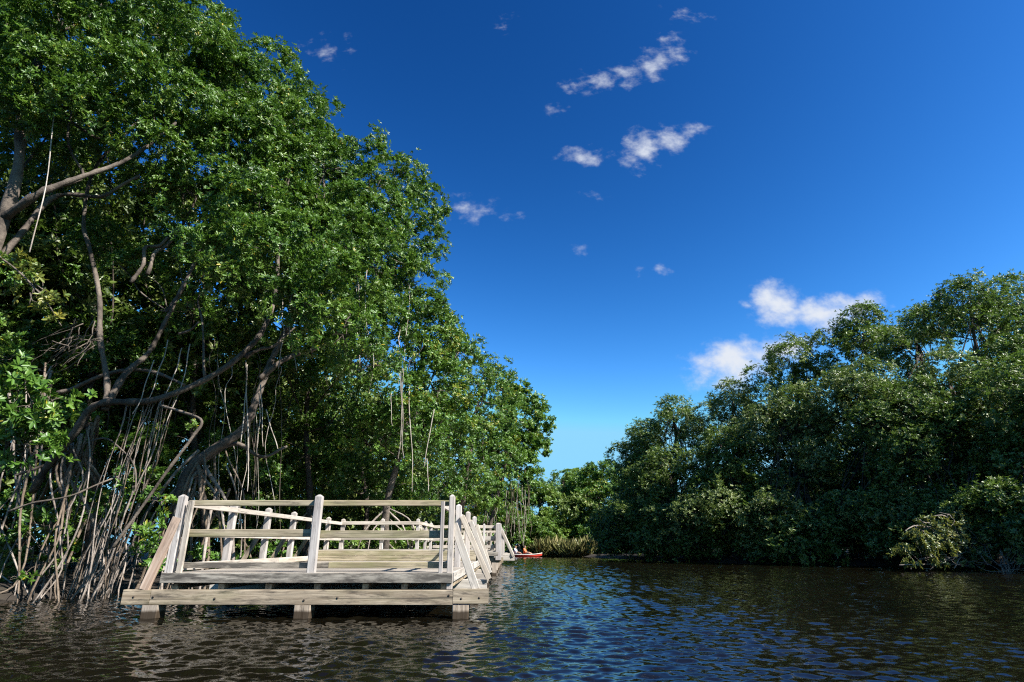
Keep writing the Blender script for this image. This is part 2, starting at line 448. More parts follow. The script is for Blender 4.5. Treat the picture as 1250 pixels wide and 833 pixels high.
rs = [0.6]
while rs[-1] < 66:
    r_ = rs[-1]; rs.append(r_ + (0.35 if r_ < 3.2 else min(0.075, max(0.028, r_ * r_ / 1800))))
rs = np.array(rs + [70, 90, 140, 260])
az = np.radians(np.concatenate([np.linspace(-180, -56, 40), np.linspace(-54, 54, 860), np.linspace(56, 180, 40)]))
RR, AA = np.meshgrid(rs, az, indexing='ij')
WX, WY = RR * np.sin(AA), RR * np.cos(AA)
sp_r = np.gradient(rs)[:, None]; sp_a = RR * np.gradient(az)[None, :]
WZ = np.zeros_like(WX)
wr = np.random.default_rng(5)
gust = vnoise(np.stack([WX * 0.22, WY * 0.12, WX * 0], -1), 8); gust = 0.55 + 0.9 * gust
for k in range(56):
    lam = math.exp(wr.uniform(math.log(0.075), math.log(0.42)))
    th = wr.normal(R(100), R(34)); kx, ky = math.cos(th) * 2 * math.pi / lam, math.sin(th) * 2 * math.pi / lam
    slope = 0.0235
    a_ = slope * lam / (2 * math.pi) * 1.414
    att = np.clip(1.6 - (np.abs(math.sin(th)) * 0 + np.maximum(sp_r * abs(math.sin(th)), sp_a * abs(math.cos(th)))) * 2.3 / lam, 0, 1)
    ph = wr.uniform(0, 6.28)
    WZ += a_ * att * np.sin(kx * WX + ky * WY + ph)
WZ *= gust
na = len(az)
i, j = np.meshgrid(np.arange(len(rs) - 1), np.arange(na - 1), indexing='ij')
f = np.stack([i * na + j, i * na + j + 1, (i + 1) * na + j + 1, (i + 1) * na + j], -1).reshape(-1, 4)[:, ::-1]
o = np_mesh('water', np.stack([WX, WY, WZ], -1).reshape(-1, 3), f, water_mat(), None, True)
tag(o, 'rippled dark brown river water reflecting the blue sky', None, None, 'structure')

# ------------------------------------------------------------------ the wooden landing and the boardwalk
def board(name, p0, p1, w, h, mat, parent, up=(0, 0, 1), tip=False, label=None, ch=0.007):
    p0 = Vector([float(x) for x in p0]); p1 = Vector([float(x) for x in p1])
    x = (p1 - p0); L = x.length; x.normalize()
    u = Vector(up); z = (u - x * u.dot(x)).normalized(); y = z.cross(x)
    hw, hh = w / 2, h / 2
    sec = [(-hw + ch, -hh), (hw - ch, -hh), (hw, -hh + ch), (hw, hh - ch), (hw - ch, hh), (-hw + ch, hh), (-hw, hh - ch), (-hw, -hh + ch)]
    v = []; 
    st = [-L / 2, L / 2]
    for s in st: v += [(s, a, b) for a, b in sec]
    f = [(k, (k + 1) % 8, 8 + (k + 1) % 8, 8 + k) for k in range(8)] + [tuple(range(7, -1, -1))]
    if tip:
        v += [(L / 2 + min(w, h) * 0.35, a * 0.25, b * 0.25) for a, b in sec]
        f += [(8 + k, 8 + (k + 1) % 8, 16 + (k + 1) % 8, 16 + k) for k in range(8)] + [tuple(range(16, 24))]
    else: f += [tuple(range(8, 16))]
    me = bpy.data.meshes.new(name); me.from_pydata(v, [], f); me.update(); me.materials.append(mat)
    o = bpy.data.objects.new(name, me); link(o, parent)
    Mw = Matrix((x, y, z)).transposed().to_4x4(); Mw.translation = (p0 + p1) / 2
    o.matrix_local = Matrix.Translation(-parent.location) @ Mw
    if label: o['label'] = label
    return o


def planks(name, x0, x1, y0, y1, ztop, mat, parent, pw=0.14, th=0.038):
    v = []; f = []
    y = y0; k = 0
    while y < y1 - 0.02:
        e = min(y + pw - 0.008, y1); a = x0 + rng.uniform(0, 0.02); b = x1 - rng.uniform(0, 0.02); z = ztop + rng.uniform(-0.003, 0.003)
        n = len(v)
        v += [(a, y, z - th), (b, y, z - th), (b, e, z - th), (a, e, z - th), (a, y, z), (b, y, z), (b, e, z), (a, e, z)]
        f += [(n, n + 3, n + 2, n + 1), (n + 4, n + 5, n + 6, n + 7), (n, n + 1, n + 5, n + 4), (n + 1, n + 2, n + 6, n + 5), (n + 2, n + 3, n + 7, n + 6), (n + 3, n, n + 4, n + 7)]
        y += pw
    v = np.array(v) - np.array(parent.location)
    me = bpy.data.meshes.new(name); me.from_pydata(v.tolist(), [], f); me.update(); me.materials.append(mat)
    return link(bpy.data.objects.new(name, me), parent)


def pile(x, y, ztop, w, parent):
    return board('piling', (x, y, -0.9), (x, y, ztop), w, w, M['pile'], parent, up=(0, 1, 0), ch=0.012)


dock = thing('landing_platform', (-3.0, 13.0, 0), 'weathered grey wooden landing platform with a post and rail fence, standing in the river', 'platform')
YF = 9.0
zt = lambda py, Yd=YF: at(625, py, Yd)[2]
xf = lambda px, py, Yd=YF: at(px, py, Yd)[0]
ZD = zt(699.5); BT, BB = zt(720), zt(738.5)
XL0, XR0 = xf(150, 730), xf(596, 730)
DX0, DX1 = xf(197, 705), xf(552, 705)
ys = [YF, 11.45, 13.9, 16.35]
# cross beams on piles; the front one is spliced twice
s1, s2 = xf(184, 730), xf(553, 730)
board('cross_beam', (XL0, YF + .02, (BT + BB) / 2), (s1 - .003, YF + .02, (BT + BB) / 2), .09, BT - BB, M['beam'], dock)
board('cross_beam', (s1 + .003, YF + .022, (BT + BB) / 2), (s2 - .003, YF + .022, (BT + BB) / 2 - .004), .09, BT - BB, M['beam'], dock)
board('cross_beam', (s2 + .003, YF + .018, (BT + BB) / 2 + .012), (XR0, YF + .018, (BT + BB) / 2 + .012), .09, BT - BB, M['beam'], dock)
for k, y in enumerate(ys[1:]):
    board('cross_beam', (XL0 + .05, y, (BT + BB) / 2 + .01), (XR0 - .12 - .08 * k, y, (BT + BB) / 2 + .01), .09, BT - BB, M['pale'], dock)
for k, y in enumerate(ys):
    for px in (183, 369, 562):
        pile(xf(px, 745) , y + 0.09, BB - .003, .235, dock)
# bolts in the front beam
for px, py in ((163, 729), (187, 729), (262, 731), (371, 733), (412, 730), (548, 727), (563, 731), (585, 730)):
    p = at(px, py, YF - .027); tb = Tubes(); tb.add([p + [0, -.004, 0], p + [0, .012, 0]], .016, .016, 8, 2, rough=0); tb.build('bolt', M['bark_dark'], dock, False)
# joists between beam and deck
JT, JB = zt(712) - 0.01, BT + .003
for x in [xf(p, 716) for p in (211, 268, 326, 386, 445, 493, 543)]:
    board('joist', (x, YF + .05, (JT + JB) / 2), (x, 17.9, (JT + JB) / 2), .09 if x < -1.2 else .13, JT - JB, M['beam'], dock)
# deck
FT, FB = ZD, zt(712)
board('fascia', (DX0, YF, (FT + FB) / 2), (DX1, YF, (FT + FB) / 2), .045, FT - FB, M['fascia'], dock)
board('fascia', (DX1 - .025, YF + .03, (FT + FB) / 2 - .002), (DX1 - .025, 18.0, (FT + FB) / 2 - .002), .045, FT - FB, M['pale'], dock)
board('fascia', (DX0 + .025, YF + .03, (FT + FB) / 2 - .002), (DX0 + .025, 18.0, (FT + FB) / 2 - .002), .045, FT - FB, M['pale'], dock)
planks('deck', DX0 + .05, DX1 - .05, YF + .026, 15.9, ZD - .002, M['deck'], dock)
planks('upper_deck', DX0 + .05, DX1 - .05, 15.83, 18.05, ZD + .27, M['deck'], dock)
RY = 15.8
board('riser', (DX0 + .06, RY, ZD + .065), (DX1 - .06, RY, ZD + .065), .04, .125, M['rail'], dock)
board('riser', (DX0 + .06, RY + .004, ZD + .192), (DX1 - .06, RY + .004, ZD + .192), .04, .12, M['rail'], dock)
# front fence
PT = zt(606)
YP = YF + .085
def vpost(px, y, w, top, base=None, name='post', d=.09, mat='post', tip=True):
    x = px if px < 0 and px > -20 else xf(px, 690, y)
    return board(name, (x, y, (base if base is not None else ZD)), (x, y, top), w, d, M[mat], dock, up=(0, 1, 0), tip=tip)
vpost(208.5, YP, .115, PT); vpost(220, YF + .04, .085, zt(611), name='stile', d=.04, mat='pale', tip=False)
vpost(381, YP, .115, PT); board('stile', (xf(376, 690) - .005, YP - .012, ZD), (xf(376, 690) - .005, YP - .012, zt(625)), .05, .06, M['post'], dock, up=(0, 1, 0))
vpost(538, YF + .05, .055, zt(612), name='stile', d=.05, tip=False)
vpost(549.5, YP - .03, .085, PT, base=BT + .004, d=.09)
RYF = YP + .075
xa, xb = xf(214, 650), xf(546, 650)
def hrail(name, x0, x1, y, z0, z1, mat, t=.038): return board(name, (x0, y, (z0 + z1) / 2), (x1, y, (z0 + z1) / 2), t, z1 - z0, M[mat], dock)
xm = xf(381, 612)
hrail('top_rail', xf(225, 612), xm - .002, RYF, zt(617), zt(610), 'rail'); hrail('top_rail', xm + .002, xf(547, 612), RYF, zt(617), zt(610), 'rail')
hrail('mid_rail', xa, xm - .002, RYF, zt(655.5), zt(646), 'rail'); hrail('mid_rail', xm + .002, xb, RYF, zt(657), zt(647.5), 'rail')
hrail('kick_board', xa, xm + .3, RYF, zt(694.5), zt(687), 'fascia'); hrail('kick_board', xm + .304, xb, RYF, zt(694.5), zt(686.5), 'rail')
# side fences: posts, rails, braces down to the beam ends
ztop, zmid = 1.58, 1.15
LXp = -5.13
for k, y in enumerate((11.0, 12.6, 14.1, 15.6, 16.8)):
    b0 = ZD if y < 15.8 else ZD + .27
    board('post', (LXp, y, b0), (LXp, y, 1.69), .12, .10, M['post'], dock, up=(0, 1, 0), tip=True)
for y in (12.66, 14.2, 15.7):
    board('brace', (LXp - .08, y + .1, 1.42), (LXp - .62, y + .1, BT), .10, .045, M['beam'], dock, up=(0, 1, 0))
board('post', (LXp + .1, 17.93, ZD + .27), (LXp + .1, 17.93, 1.69), .12, .10, M['post'], dock, up=(0, 1, 0), tip=True)
for z, h, nm in ((ztop, .085, 'top_rail'), (zmid, .09, 'mid_rail'), (ZD + .07, .11, 'kick_board')):
    for a, b in ((YF + .2, 13.2), (13.206, 17.8)):
        board(nm, (LXp + .09, a, z), (LXp + .09, b, z), .04, h, M['pale'], dock)
RXp = -1.02
for y in (11.45, 13.9, 16.3):
    board('post', (RXp, y, BT), (RXp, y, 1.69), .11, .09, M['post'], dock, up=(0, 1, 0), tip=True)
    board('brace', (RXp + .07, y - .07, 1.5), (RXp + .60 - (y - 11.4) * .03, y - .07, BT + .02), .10, .045, M['pale'], dock, up=(0, 1, 0))
for z, h, nm in ((ztop, .085, 'top_rail'), (zmid, .09, 'mid_rail')):
    for a, b in ((YF + .2, 13.2), (13.206, 17.8)):
        board(nm, (RXp - .085, a, z), (RXp - .085, b, z), .04, h, M['pale'], dock)
# front braces
p0, p1 = at(217, 632, YF + .06), at(176, 720, YF + .0)
board('brace', p0, p1, .14, .05, M['brace_red'], dock, up=(0, 1, 0), label='reddish diagonal brace')
p0, p1 = at(554, 640, YF + .09), at(581, 719.5, YF + .03)
board('brace', p0, p1, .115, .05, M['pale'], dock, up=(0, 1, 0))
# back fence on the raised deck
for x in (-3.85, -2.8):
    board('post', (x, 17.93, ZD + .27), (x, 17.93, 1.7), .10, .09, M['post'], dock, up=(0, 1, 0), tip=True)
board('top_rail', (LXp + .06, 17.85, 1.60), (-2.74, 17.85, 1.60), .04, .095, M['pale'], dock)
board('mid_rail', (LXp + .06, 17.85, 1.17), (-2.74, 17.85, 1.17), .04, .085, M['pale'], dock)

walk = thing('boardwalk', (-2.0, 24.0, 0), 'long pale wooden boardwalk with white railings, leading on behind the landing platform', 'boardwalk')
wz = .62
planks('deck', -2.75, -.95, 18.08, 21.0, ZD + .25, M['deck'], walk)
planks('deck', -3.6, -.5, 21.004, 33, wz + .16, M['deck'], walk)
for y in (19.4, 20.7):
    board('post', (-2.78, y, ZD + .2), (-2.78, y, 1.68), .09, .09, M['post'], walk, up=(0, 1, 0), tip=True)
for z in (1.60, 1.17): board('top_rail' if z > 1.5 else 'mid_rail', (-2.74, 17.95, z), (-2.74, 21.0, z), .04, .09, M['pale'], walk)
y2 = 21.0
for z, h, nm in ((1.585, .10, 'top_rail'), (1.20, .15, 'mid_rail'), (.93, .10, 'kick_board')): board(nm, (-2.74, y2 + .08, z), (-.5, y2 + .08, z), .04, h, M['pale'], walk)
board('fascia', (-3.6, y2 - .03, .70), (-.48, y2 - .03, .70), .05, .13, M['fascia'], walk)
board('cross_beam', (-3.7, y2 + .1, .50), (-.3, y2 + .1, .50), .1, .17, M['beam'], walk)
board('post', (xf(591, 660, y2), y2 - .1, .36), (xf(591, 660, y2), y2 - .1, 1.66), .075, .07, M['post'], walk, up=(0, 1, 0), tip=True)
for k, y in enumerate((21.0, 23.4, 25.8, 28.2, 30.6, 33.0)):
    board('post', (-.47, y, .5), (-.47, y, 1.68), .13 if k else .2, .1, M['post'], walk, up=(0, 1, 0), tip=True)
    if k % 2: board('post', (-3.55, y, .5), (-3.55, y, 1.68), .12, .1, M['post'], walk, up=(0, 1, 0), tip=True)
    if k:
        board('cross_beam', (-4.1, y, .50), (.10, y, .50), .09, .16, M['pale'], walk)
        board('brace', (-.40, y - .07, 1.5), (.05, y - .07, .58), .10, .045, M['pale'], walk, up=(0, 1, 0))
    for x in (-.62, -2.0, -3.4): pile(x, y + .08, .42, .17, walk)
for x in (-.52, -3.5):
    for z, h, nm in ((1.58, .09, 'top_rail'), (1.17, .1, 'mid_rail'), (.9, .1, 'kick_board')): board(nm, (x, 21.1, z), (x, 33.0, z), .04, h, M['pale'], walk)
# slatted panel at the inner end
for k, x in enumerate(np.arange(-2.3, -.6, .16)):
    board('baluster', (x, 24.9, wz + .16), (x, 24.9, 1.5), .07, .03, M['pale'], walk, up=(0, 1, 0))
board('top_rail', (-2.4, 24.93, 1.5), (-.6, 24.93, 1.5), .035, .09, M['pale'], walk)
board('mid_rail', (-2.4, 24.93, 1.15), (-.6, 24.93, 1.15), .035, .09, M['rail'], walk)

# ------------------------------------------------------------------ kayak and the two people in it
M['red'] = plain_mat('red_hull', (0.58, 0.05, 0.03), 0.35); M['orange'] = plain_mat('orange_vest', (0.75, 0.16, 0.04), 0.7)
M['shirt'] = plain_mat('pale_shirt', (0.50, 0.56, 0.68), 0.8); M['skin'] = plain_mat('skin', (0.36, 0.21, 0.14), 0.55, 0.06)
M['hair'] = plain_mat('hair', (0.03, 0.02, 0.015), 0.7); M['cream'] = plain_mat('cream', (0.62, 0.55, 0.48), 0.5); M['shorts'] = plain_mat('dark_shorts', (0.04, 0.045, 0.07), 0.8)
KX, KY = 1.02, 54.0
kay = thing('kayak', (KX, KY, 0), 'small red kayak on the far water beside the end of the boardwalk', 'kayak')
LK = 3.3
xs = np.linspace(-LK / 2, LK / 2, 25); t = xs / (LK / 2)
half = 0.40 * (1 - np.abs(t) ** 2.6) + 0.012; keel = -0.10 + 0.22 * np.abs(t) ** 5; sheer = 0.20 + 0.13 * np.abs(t) ** 3
v = []
for a, h_, kz, sz in zip(xs, half, keel, sheer):
    v += [(a, 0, kz), (a, h_ * .75, kz + .05), (a, h_, (kz + sz) / 2 + .03), (a, h_ * .93, sz), (a, h_ * .6, sz + .03), (a, 0, sz + .035), (a, -h_ * .6, sz + .03), (a, -h_ * .93, sz), (a, -h_, (kz + sz) / 2 + .03), (a, -h_ * .75, kz + .05)]
v = np.array(v)
ci = (np.abs(xs) < 1.0)
for q in range(25):                                            # sink the two seats into the top
    if 0.12 < abs(xs[q] + .05) < 1.05:
        for c in (4, 5, 6): v[q * 10 + c, 2] = 0.06
i, j = np.meshgrid(np.arange(24), np.arange(10), indexing='ij'); j2 = (j + 1) % 10
f = np.stack([i * 10 + j, i * 10 + j2, (i + 1) * 10 + j2, (i + 1) * 10 + j], -1).reshape(-1, 4)
caps = np.array([[k for k in range(9, -1, -1)], [240 + k for k in range(10)]])
rot = R(-12); rm = np.array([[math.cos(rot), -math.sin(rot), 0], [math.sin(rot), math.cos(rot), 0], [0, 0, 1]])
loc = np.array([KX, KY, 0.0])
np_mesh('hull', v @ rm.T + loc, [f, caps], M['red'], kay, True)
tb = Tubes()
for s in (1, -1): 
    tb = Tubes(); tb.add([np.array([a, s * h_ * .97, sz]) @ rm.T + loc for a, h_, sz in zip(xs, half, sheer)], .042, .042, 6, 40, rough=0); tb.build('gunwale', M['cream'], kay)


def person(x, label, shirt, vest, vname):
    base = loc + np.array([x, 0, .10]) @ rm.T
    pr = thing('person', base, label, 'person')
    V = {'pel': (0, 0, .10, .14), 'sp': (-.04, 0, .32, .125), 'ch': (-.04, 0, .50, .15), 'nk': (-.01, 0, .645, .055), 'hd': (.015, 0, .76, .095), 'top': (.01, 0, .855, .075)}
    E = [('pel', 'sp'), ('sp', 'ch'), ('ch', 'nk'), ('nk', 'hd'), ('hd', 'top')]
    for s, n in ((1, 'l'), (-1, 'r')):
        V.update({'sh' + n: (-.03, .19 * s, .55, .062), 'el' + n: (.10, .25 * s, .32, .045), 'wr' + n: (.33, .17 * s, .28, .033), 'ha' + n: (.42, .15 * s, .29, .038),
                  'hp' + n: (.05, .10 * s, .08, .09), 'kn' + n: (.42, .17 * s, .26, .065), 'an' + n: (.76, .13 * s, .06, .042), 'to' + n: (.86, .13 * s, .13, .035)})
        E += [('ch', 'sh' + n), ('sh' + n, 'el' + n), ('el' + n, 'wr' + n), ('wr' + n, 'ha' + n), ('pel', 'hp' + n), ('hp' + n, 'kn' + n), ('kn' + n, 'an' + n), ('an' + n, 'to' + n)]
    def skin(name, keys, edges, mat, grow=0.0):
        me = bpy.data.meshes.new(name); ix = {k: q for q, k in enumerate(keys)}
        me.from_pydata([tuple((np.array(V[k][:3]) @ rm.T)) for k in keys], [(ix[a], ix[b]) for a, b in edges], [])
        o = bpy.data.objects.new(name, me); link(o, pr)
        sk = o.modifiers.new('skin', 'SKIN'); ss = o.modifiers.new('sub', 'SUBSURF'); ss.levels = ss.render_levels = 1
        for q, k in enumerate(keys):
            d = me.skin_vertices[0].data[q]; rr = V[k][3] + grow; d.radius = (rr, rr); d.use_root = (q == 0)
        me.materials.append(mat); return o
    skin('body', list(V), E, M['skin'])
    skin('shirt', ['sp', 'ch', 'shl', 'shr', 'ell', 'elr', 'pel'], [('pel', 'sp'), ('sp', 'ch'), ('ch', 'shl'), ('ch', 'shr'), ('shl', 'ell'), ('shr', 'elr')], M[shirt], .018)
    V2 = dict(V); 
    skin('shorts', ['pel', 'hpl', 'hpr', 'knl', 'knr'], [('pel', 'hpl'), ('pel', 'hpr'), ('hpl', 'knl'), ('hpr', 'knr')], M['shorts'], .015)
    V['v0'] = (-.035, 0, .26, .155); V['v1'] = (-.035, 0, .54, .16)
    skin(vname, ['v0', 'v1'], [('v0', 'v1')], M[vest], .02)
    V['h0'] = (-.01, 0, .80, .098); V['h1'] = (0, 0, .87, .07)
    skin('hair', ['h0', 'h1'], [('h0', 'h1')], M['hair'], .012)
    # eyes, nose, mouth
    for s in (1, -1):
        tb = Tubes(); c = base + np.array([.105, .036 * s, .775]) @ rm.T; tb.add([c, c + np.array([.012, 0, 0]) @ rm.T], .012, .008, 6, 2, rough=0); tb.build('eye', M['hair'], pr)
    tb = Tubes(); c = base + np.array([.10, 0, .77]) @ rm.T; tb.add([c, c + np.array([.03, 0, -.03]) @ rm.T], .010, .018, 6, 3, rough=0); tb.build('nose', M['skin'], pr)


person(-.72, 'person in a pale blue shirt sitting at the back of the red kayak', 'shirt', 'shirt', 'shirt_front')
person(.12, 'person in an orange life vest sitting at the front of the red kayak', 'orange', 'orange', 'life_vest')

# ------------------------------------------------------------------ trees: left bank
NEAR = dict(leaf=(0.078, 0.034), dens=5.2, clump=0.235, ros=19, nl=8, gap=.315, inner=.3, lump=.34)
MID = dict(leaf=(0.110, 0.048), dens=3.8, clump=0.31, ros=16, nl=7, gap=.29, inner=.3)
LG = 'mangroves on the near bank behind the landing platform'


def path(*p): return [at(*q) for q in p]


def rootpart(parent, pts, r0, r1, mat='root', wob=0.02, name='prop_root', sides=6, n=14):
    tb = Tubes(); tb.add(pts, r0, r1, sides, n, wob=wob); return tb.build(name, M[mat], parent)


def arch_root(parent, start, end, r=.03, mat='root', **k):
    s, e = np.asarray(start), np.asarray(end)
    m = s * .45 + e * .55; m[2] = max(s[2], e[2]) * .62 + .12
    q = s * .12 + e * .88; q[2] = e[2] + (m[2] - e[2]) * .42
    return rootpart(parent, [s, m, q, e], r, r * .75, mat, **k)


def limbs_to(tb, start, blobs, r0, C, ntw=7, hub=None, twr=0.011):
    """a limb from the fork to every blob, then twigs to its clumps"""
    for c, rad in blobs:
        c = np.asarray(c); s = np.asarray(start)
        m = s * .5 + c * .5 + rng.normal(0, .22, 3); m[2] -= .15
        rr = r0 * rng.uniform(.55, .85)
        tb.add([s, m, c], rr, rr * .35, 6, 14, wob=.03)
        twigs(tb, c, C, float(np.max(rad)) * 1.25, ntw, twr)


# A: the tall tree that leans in over the upper corner
A = thing('mangrove_tree', at(-45, 690, 11.0) * [1, 1, 0], 'tall near mangrove with a pale sunlit leaning trunk, filling the upper left corner', 'tree', LG)
bA = [B(200, 35, 10.6, 1.25), B(95, 60, 10.0, 1.35), B(130, -40, 10.4, 1.5), B(10, 20, 9.6, 1.3), B(-70, 120, 9.8, 1.4), B(215, 135, 10.8, 1.15), B(130, 150, 10.6, .95),
      B(-90, -60, 10, 1.8), B(40, -130, 10.5, 1.9), B(215, -90, 11.5, 1.5), B(-150, 280, 10, 1.3), B(-40, 20, 12.2, 1.5), B(70, 120, 12.3, 1.4), B(60, 190, 11.9, .8), B(60, 85, 9.2, .62), B(95, 130, 9.3, .5), B(20, 135, 9.2, .45), B(150, 95, 9.7, .8), B(75, 30, 9.2, .8), B(160, 20, 9.8, .9), B(240, 60, 10.6, .9), B(190, 185, 10.6, .6), B(45, 105, 9.2, .55), B(25, 55, 9.2, .65), B(62, 150, 9.4, .35), B(-12, 335, 9.2, .45), B(-5, 120, 9.1, .5), B(-15, 420, 9.3, .5)]
CA = crown(A, bA, seed=1, **dict(NEAR, gap=.27))
tb = Tubes(); tb.add(path((-45, 690, 11.0), (-35, 520, 10.6), (-22, 380, 10.1), (2, 265, 9.9), (24, 190, 9.9), (40, 120, 10), (70, 40, 10.2), (95, -60, 10.4)), .16, .06, 9, 46, wob=.01, flare=.4)
tb.add(path((2, 268, 9.9), (38, 242, 9.75), (72, 228, 9.8), (110, 212, 9.9), (160, 190, 10.2), (215, 150, 10.6)), .085, .03, 7, 30, wob=.02)
tb.add(path((-22, 380, 10.1), (20, 300, 10.2), (60, 245, 10.4), (120, 235, 10.5), (170, 215, 10.7)), .07, .03, 6, 24, wob=.03)
tb.add(path((72, 228, 9.8), (92, 200, 9.9), (96, 160, 10.2), (110, 90, 10.4)), .035, .015, 5, 16, wob=.04)
limbs_to(tb, at(40, 120, 10), [bA[0], bA[1], bA[3], bA[6]], .05, CA); limbs_to(tb, at(70, 40, 10.2), [bA[2], bA[8], bA[9]], .05, CA); limbs_to(tb, at(2, 265, 9.9), [bA[4], bA[10], bA[11], bA[12]], .05, CA)
tb.build('trunk', M['bark'], A)
for px, y0, px1, y1, Y_ in ((80, 90, 36, 308, 9.35),):
    rootpart(A, path((px, y0, Y_), ((px + px1) / 2 - 3, (y0 + y1) / 2, Y_), (px1, y1, Y_)), .013, .011, 'vine', .01, 'aerial_root', 5)
for k in range(9):
    e = ground(rng.uniform(-40, 42), rng.uniform(728, 738)); e[1] += rng.uniform(-.1, .6); e[2] = -.1
    rootpart(A, [at(rng.uniform(5, 70), rng.uniform(440, 500), e[1] + .3), at(rng.uniform(0, 45), rng.uniform(610, 660), e[1] + .25), e], rng.uniform(.014, .032), .015, 'root' if k % 3 else 'root_brown', .025)

# hanging yellowish branch
Hb = thing('mangrove_sapling', at(-25, 735, 8.3) * [1, 1, 0], 'yellowing leafy branch hanging in at the left edge, high above the water', 'sapling')
bH = [B(35, 345, 8.2, .22), B(62, 375, 8.2, .2), B(12, 325, 8.2, .22), B(70, 395, 8.25, .14), B(-15, 345, 8.3, .3)]
CH = crown(Hb, bH, leaf=(.10, .046), dens=11, clump=.12, ros=3, nl=7, gap=.2, mat='leaf_yellow', seed=71, inner=.3)
tb = Tubes(); tb.add([at(-25, 742, 8.3) * [1, 1, 0] + [0, 0, -.3], at(-60, 500, 8.5), at(-45, 300, 8.4), at(5, 318, 8.25), at(50, 360, 8.2), at(75, 398, 8.25)], .03, .008, 6, 40)
twigs(tb, at(45, 358, 8.2), CH, .5, 14, .008); tb.build('stem', M['bark'], Hb)

# B: the tree whose long limb crosses the dark interior
Bt = thing('mangrove_tree', at(70, 715, 11.6) * [1, 1, 0], 'mangrove with one long gnarled limb and a sunlit fan of pale prop roots', 'tree', LG)
bB = [B(300, 100, 11.7, 1.05), B(345, 150, 12.1, 1.0), B(285, 195, 11.5, 1.05), B(345, 250, 12.0, 1.0), B(235, 240, 11.4, .75), B(180, 235, 11.8, .6), B(290, 300, 11.8, .8), B(360, 330, 12.3, .8),
      B(250, 60, 12.5, 1.2), B(165, 330, 12.2, .55), B(210, 300, 12.6, .7), B(235, 380, 12.6, .55), B(330, 95, 13.0, 1.0), B(120, 300, 13, .7), B(320, 160, 11.4, .7), B(260, 150, 11.2, .8), B(345, 205, 11.8, .75), B(310, 250, 11.4, .6), B(375, 130, 12.4, .7), B(270, 95, 11.2, .8), B(255, 215, 11.0, .55), B(300, 250, 10.2, .75), B(262, 300, 9.9, .6), B(320, 310, 10.2, .75), B(225, 265, 10, .5), B(285, 345, 10.1, .45)]  # the nearest blobs, last in the list, are added to shade the interior
CB = crown(Bt, bB, seed=2, **NEAR)
tb = Tubes()
tb.add(path((40, 600, 12.0), (66, 570, 11.8), (96, 540, 11.5), (128, 500, 11.3), (195, 490, 11.3), (258, 463, 11.5), (296, 436, 11.7), (322, 402, 12), (336, 350, 12.2), (340, 260, 12.1)), .08, .045, 9, 60, wob=.014)
for q in range(9):
    e = ground(rng.uniform(15, 130), rng.uniform(716, 730)); e[2] = -.15
    t_ = rng.uniform(0, 1); s_ = at(66 + t_ * 60, 566 - t_ * 64, 11.8 - .45 * t_)
    arch_root(Bt, s_, e, rng.uniform(.025, .045), 'root_brown' if q % 2 else 'root', wob=.03)

tb.add(path((128, 500, 11.3), (130, 470, 11.4), (120, 420, 11.4), (118, 370, 11.5), (109, 310, 11.6), (106, 270, 11.7), (125, 200, 11.9), (200, 120, 12.2)), .065, .035, 8, 40, wob=.01)
tb.add(path((128, 500, 11.3), (150, 455, 11.5), (175, 430, 11.8), (205, 380, 12), (235, 330, 12), (262, 270, 11.9)), .07, .03, 7, 30, wob=.02)
tb.add(path((70, 480, 11.8), (105, 470, 11.8), (150, 452, 11.9), (190, 455, 11.9), (225, 470, 11.8)), .05, .03, 6, 24, wob=.02)
tb.add(path((160, 345, 11.6), (172, 325, 11.6), (176, 305, 11.7), (196, 300, 11.8), (205, 290, 11.8)), .05, .03, 6, 20, wob=.02)
tb.add(path((180, 335, 11.7), (190, 310, 11.8), (205, 290, 11.9), (240, 240, 12)), .05, .025, 6, 16, wob=.02)
tb.add(path((250, 460, 11.5), (248, 430, 11.6), (246, 400, 11.7), (240, 370, 11.8), (262, 340, 11.9)), .03, .015, 5, 16, wob=.03)
tb.add(path((218, 408, 11.6), (232, 403, 11.6), (243, 393, 11.6)), .028, .02, 5, 10)
tb.add(path((300, 436, 11.8), (318, 428, 11.9), (334, 425, 12.1), (360, 400, 12.3)), .05, .02, 6, 16, wob=.03)
tb.add(path((20, 580, 11.6), (62, 568, 11.8), (100, 552, 11.4), (125, 550, 11.2), (150, 562, 11.3), (165, 600, 11.3)), .026, .012, 6, 24, wob=.03)
tb.add(path((10, 625, 11), (50, 612, 11), (90, 602, 11.1), (118, 590, 11.3), (150, 580, 11.6)), .02, .015, 6, 18, wob=.03)
tb.add(path((195, 495, 11.2), (222, 502, 11.1), (247, 513, 11), (235, 535, 11), (200, 580, 10.9), (165, 630, 10.8), (138, 668, 10.8)), .028, .03, 6, 36, wob=.005)
limbs_to(tb, at(340, 260, 12.1), bB[:4] + [bB[6], bB[7]], .045, CB); limbs_to(tb, at(200, 120, 12.2), [bB[8], bB[12], bB[4], bB[5]], .045, CB); limbs_to(tb, at(205, 380, 12), [bB[9], bB[10], bB[11], bB[13]], .03, CB, 6)
tb.build('trunk', M['bark'], Bt)
for k in range(20):                                    # the lit fan of roots
    fx = rng.uniform(0, 1)
    e = ground(78 + 66 * fx + rng.normal(0, 5), 731 + rng.normal(0, 2.5)); e[2] = -.12
    tx = rng.uniform(138, 200) + 35 * fx; top = at(tx, np.interp(tx, [130, 195, 258], [499, 491, 464]) - 2, 11.3 + rng.uniform(-.06, .06))
    m = top * .5 + e * .5 + np.array([rng.uniform(-.05, .18), 0, 0])
    rootpart(Bt, [top, m, e], rng.uniform(.005, .010), rng.uniform(.009, .019), ('root', 'root', 'root_brown')[k % 3], .02)
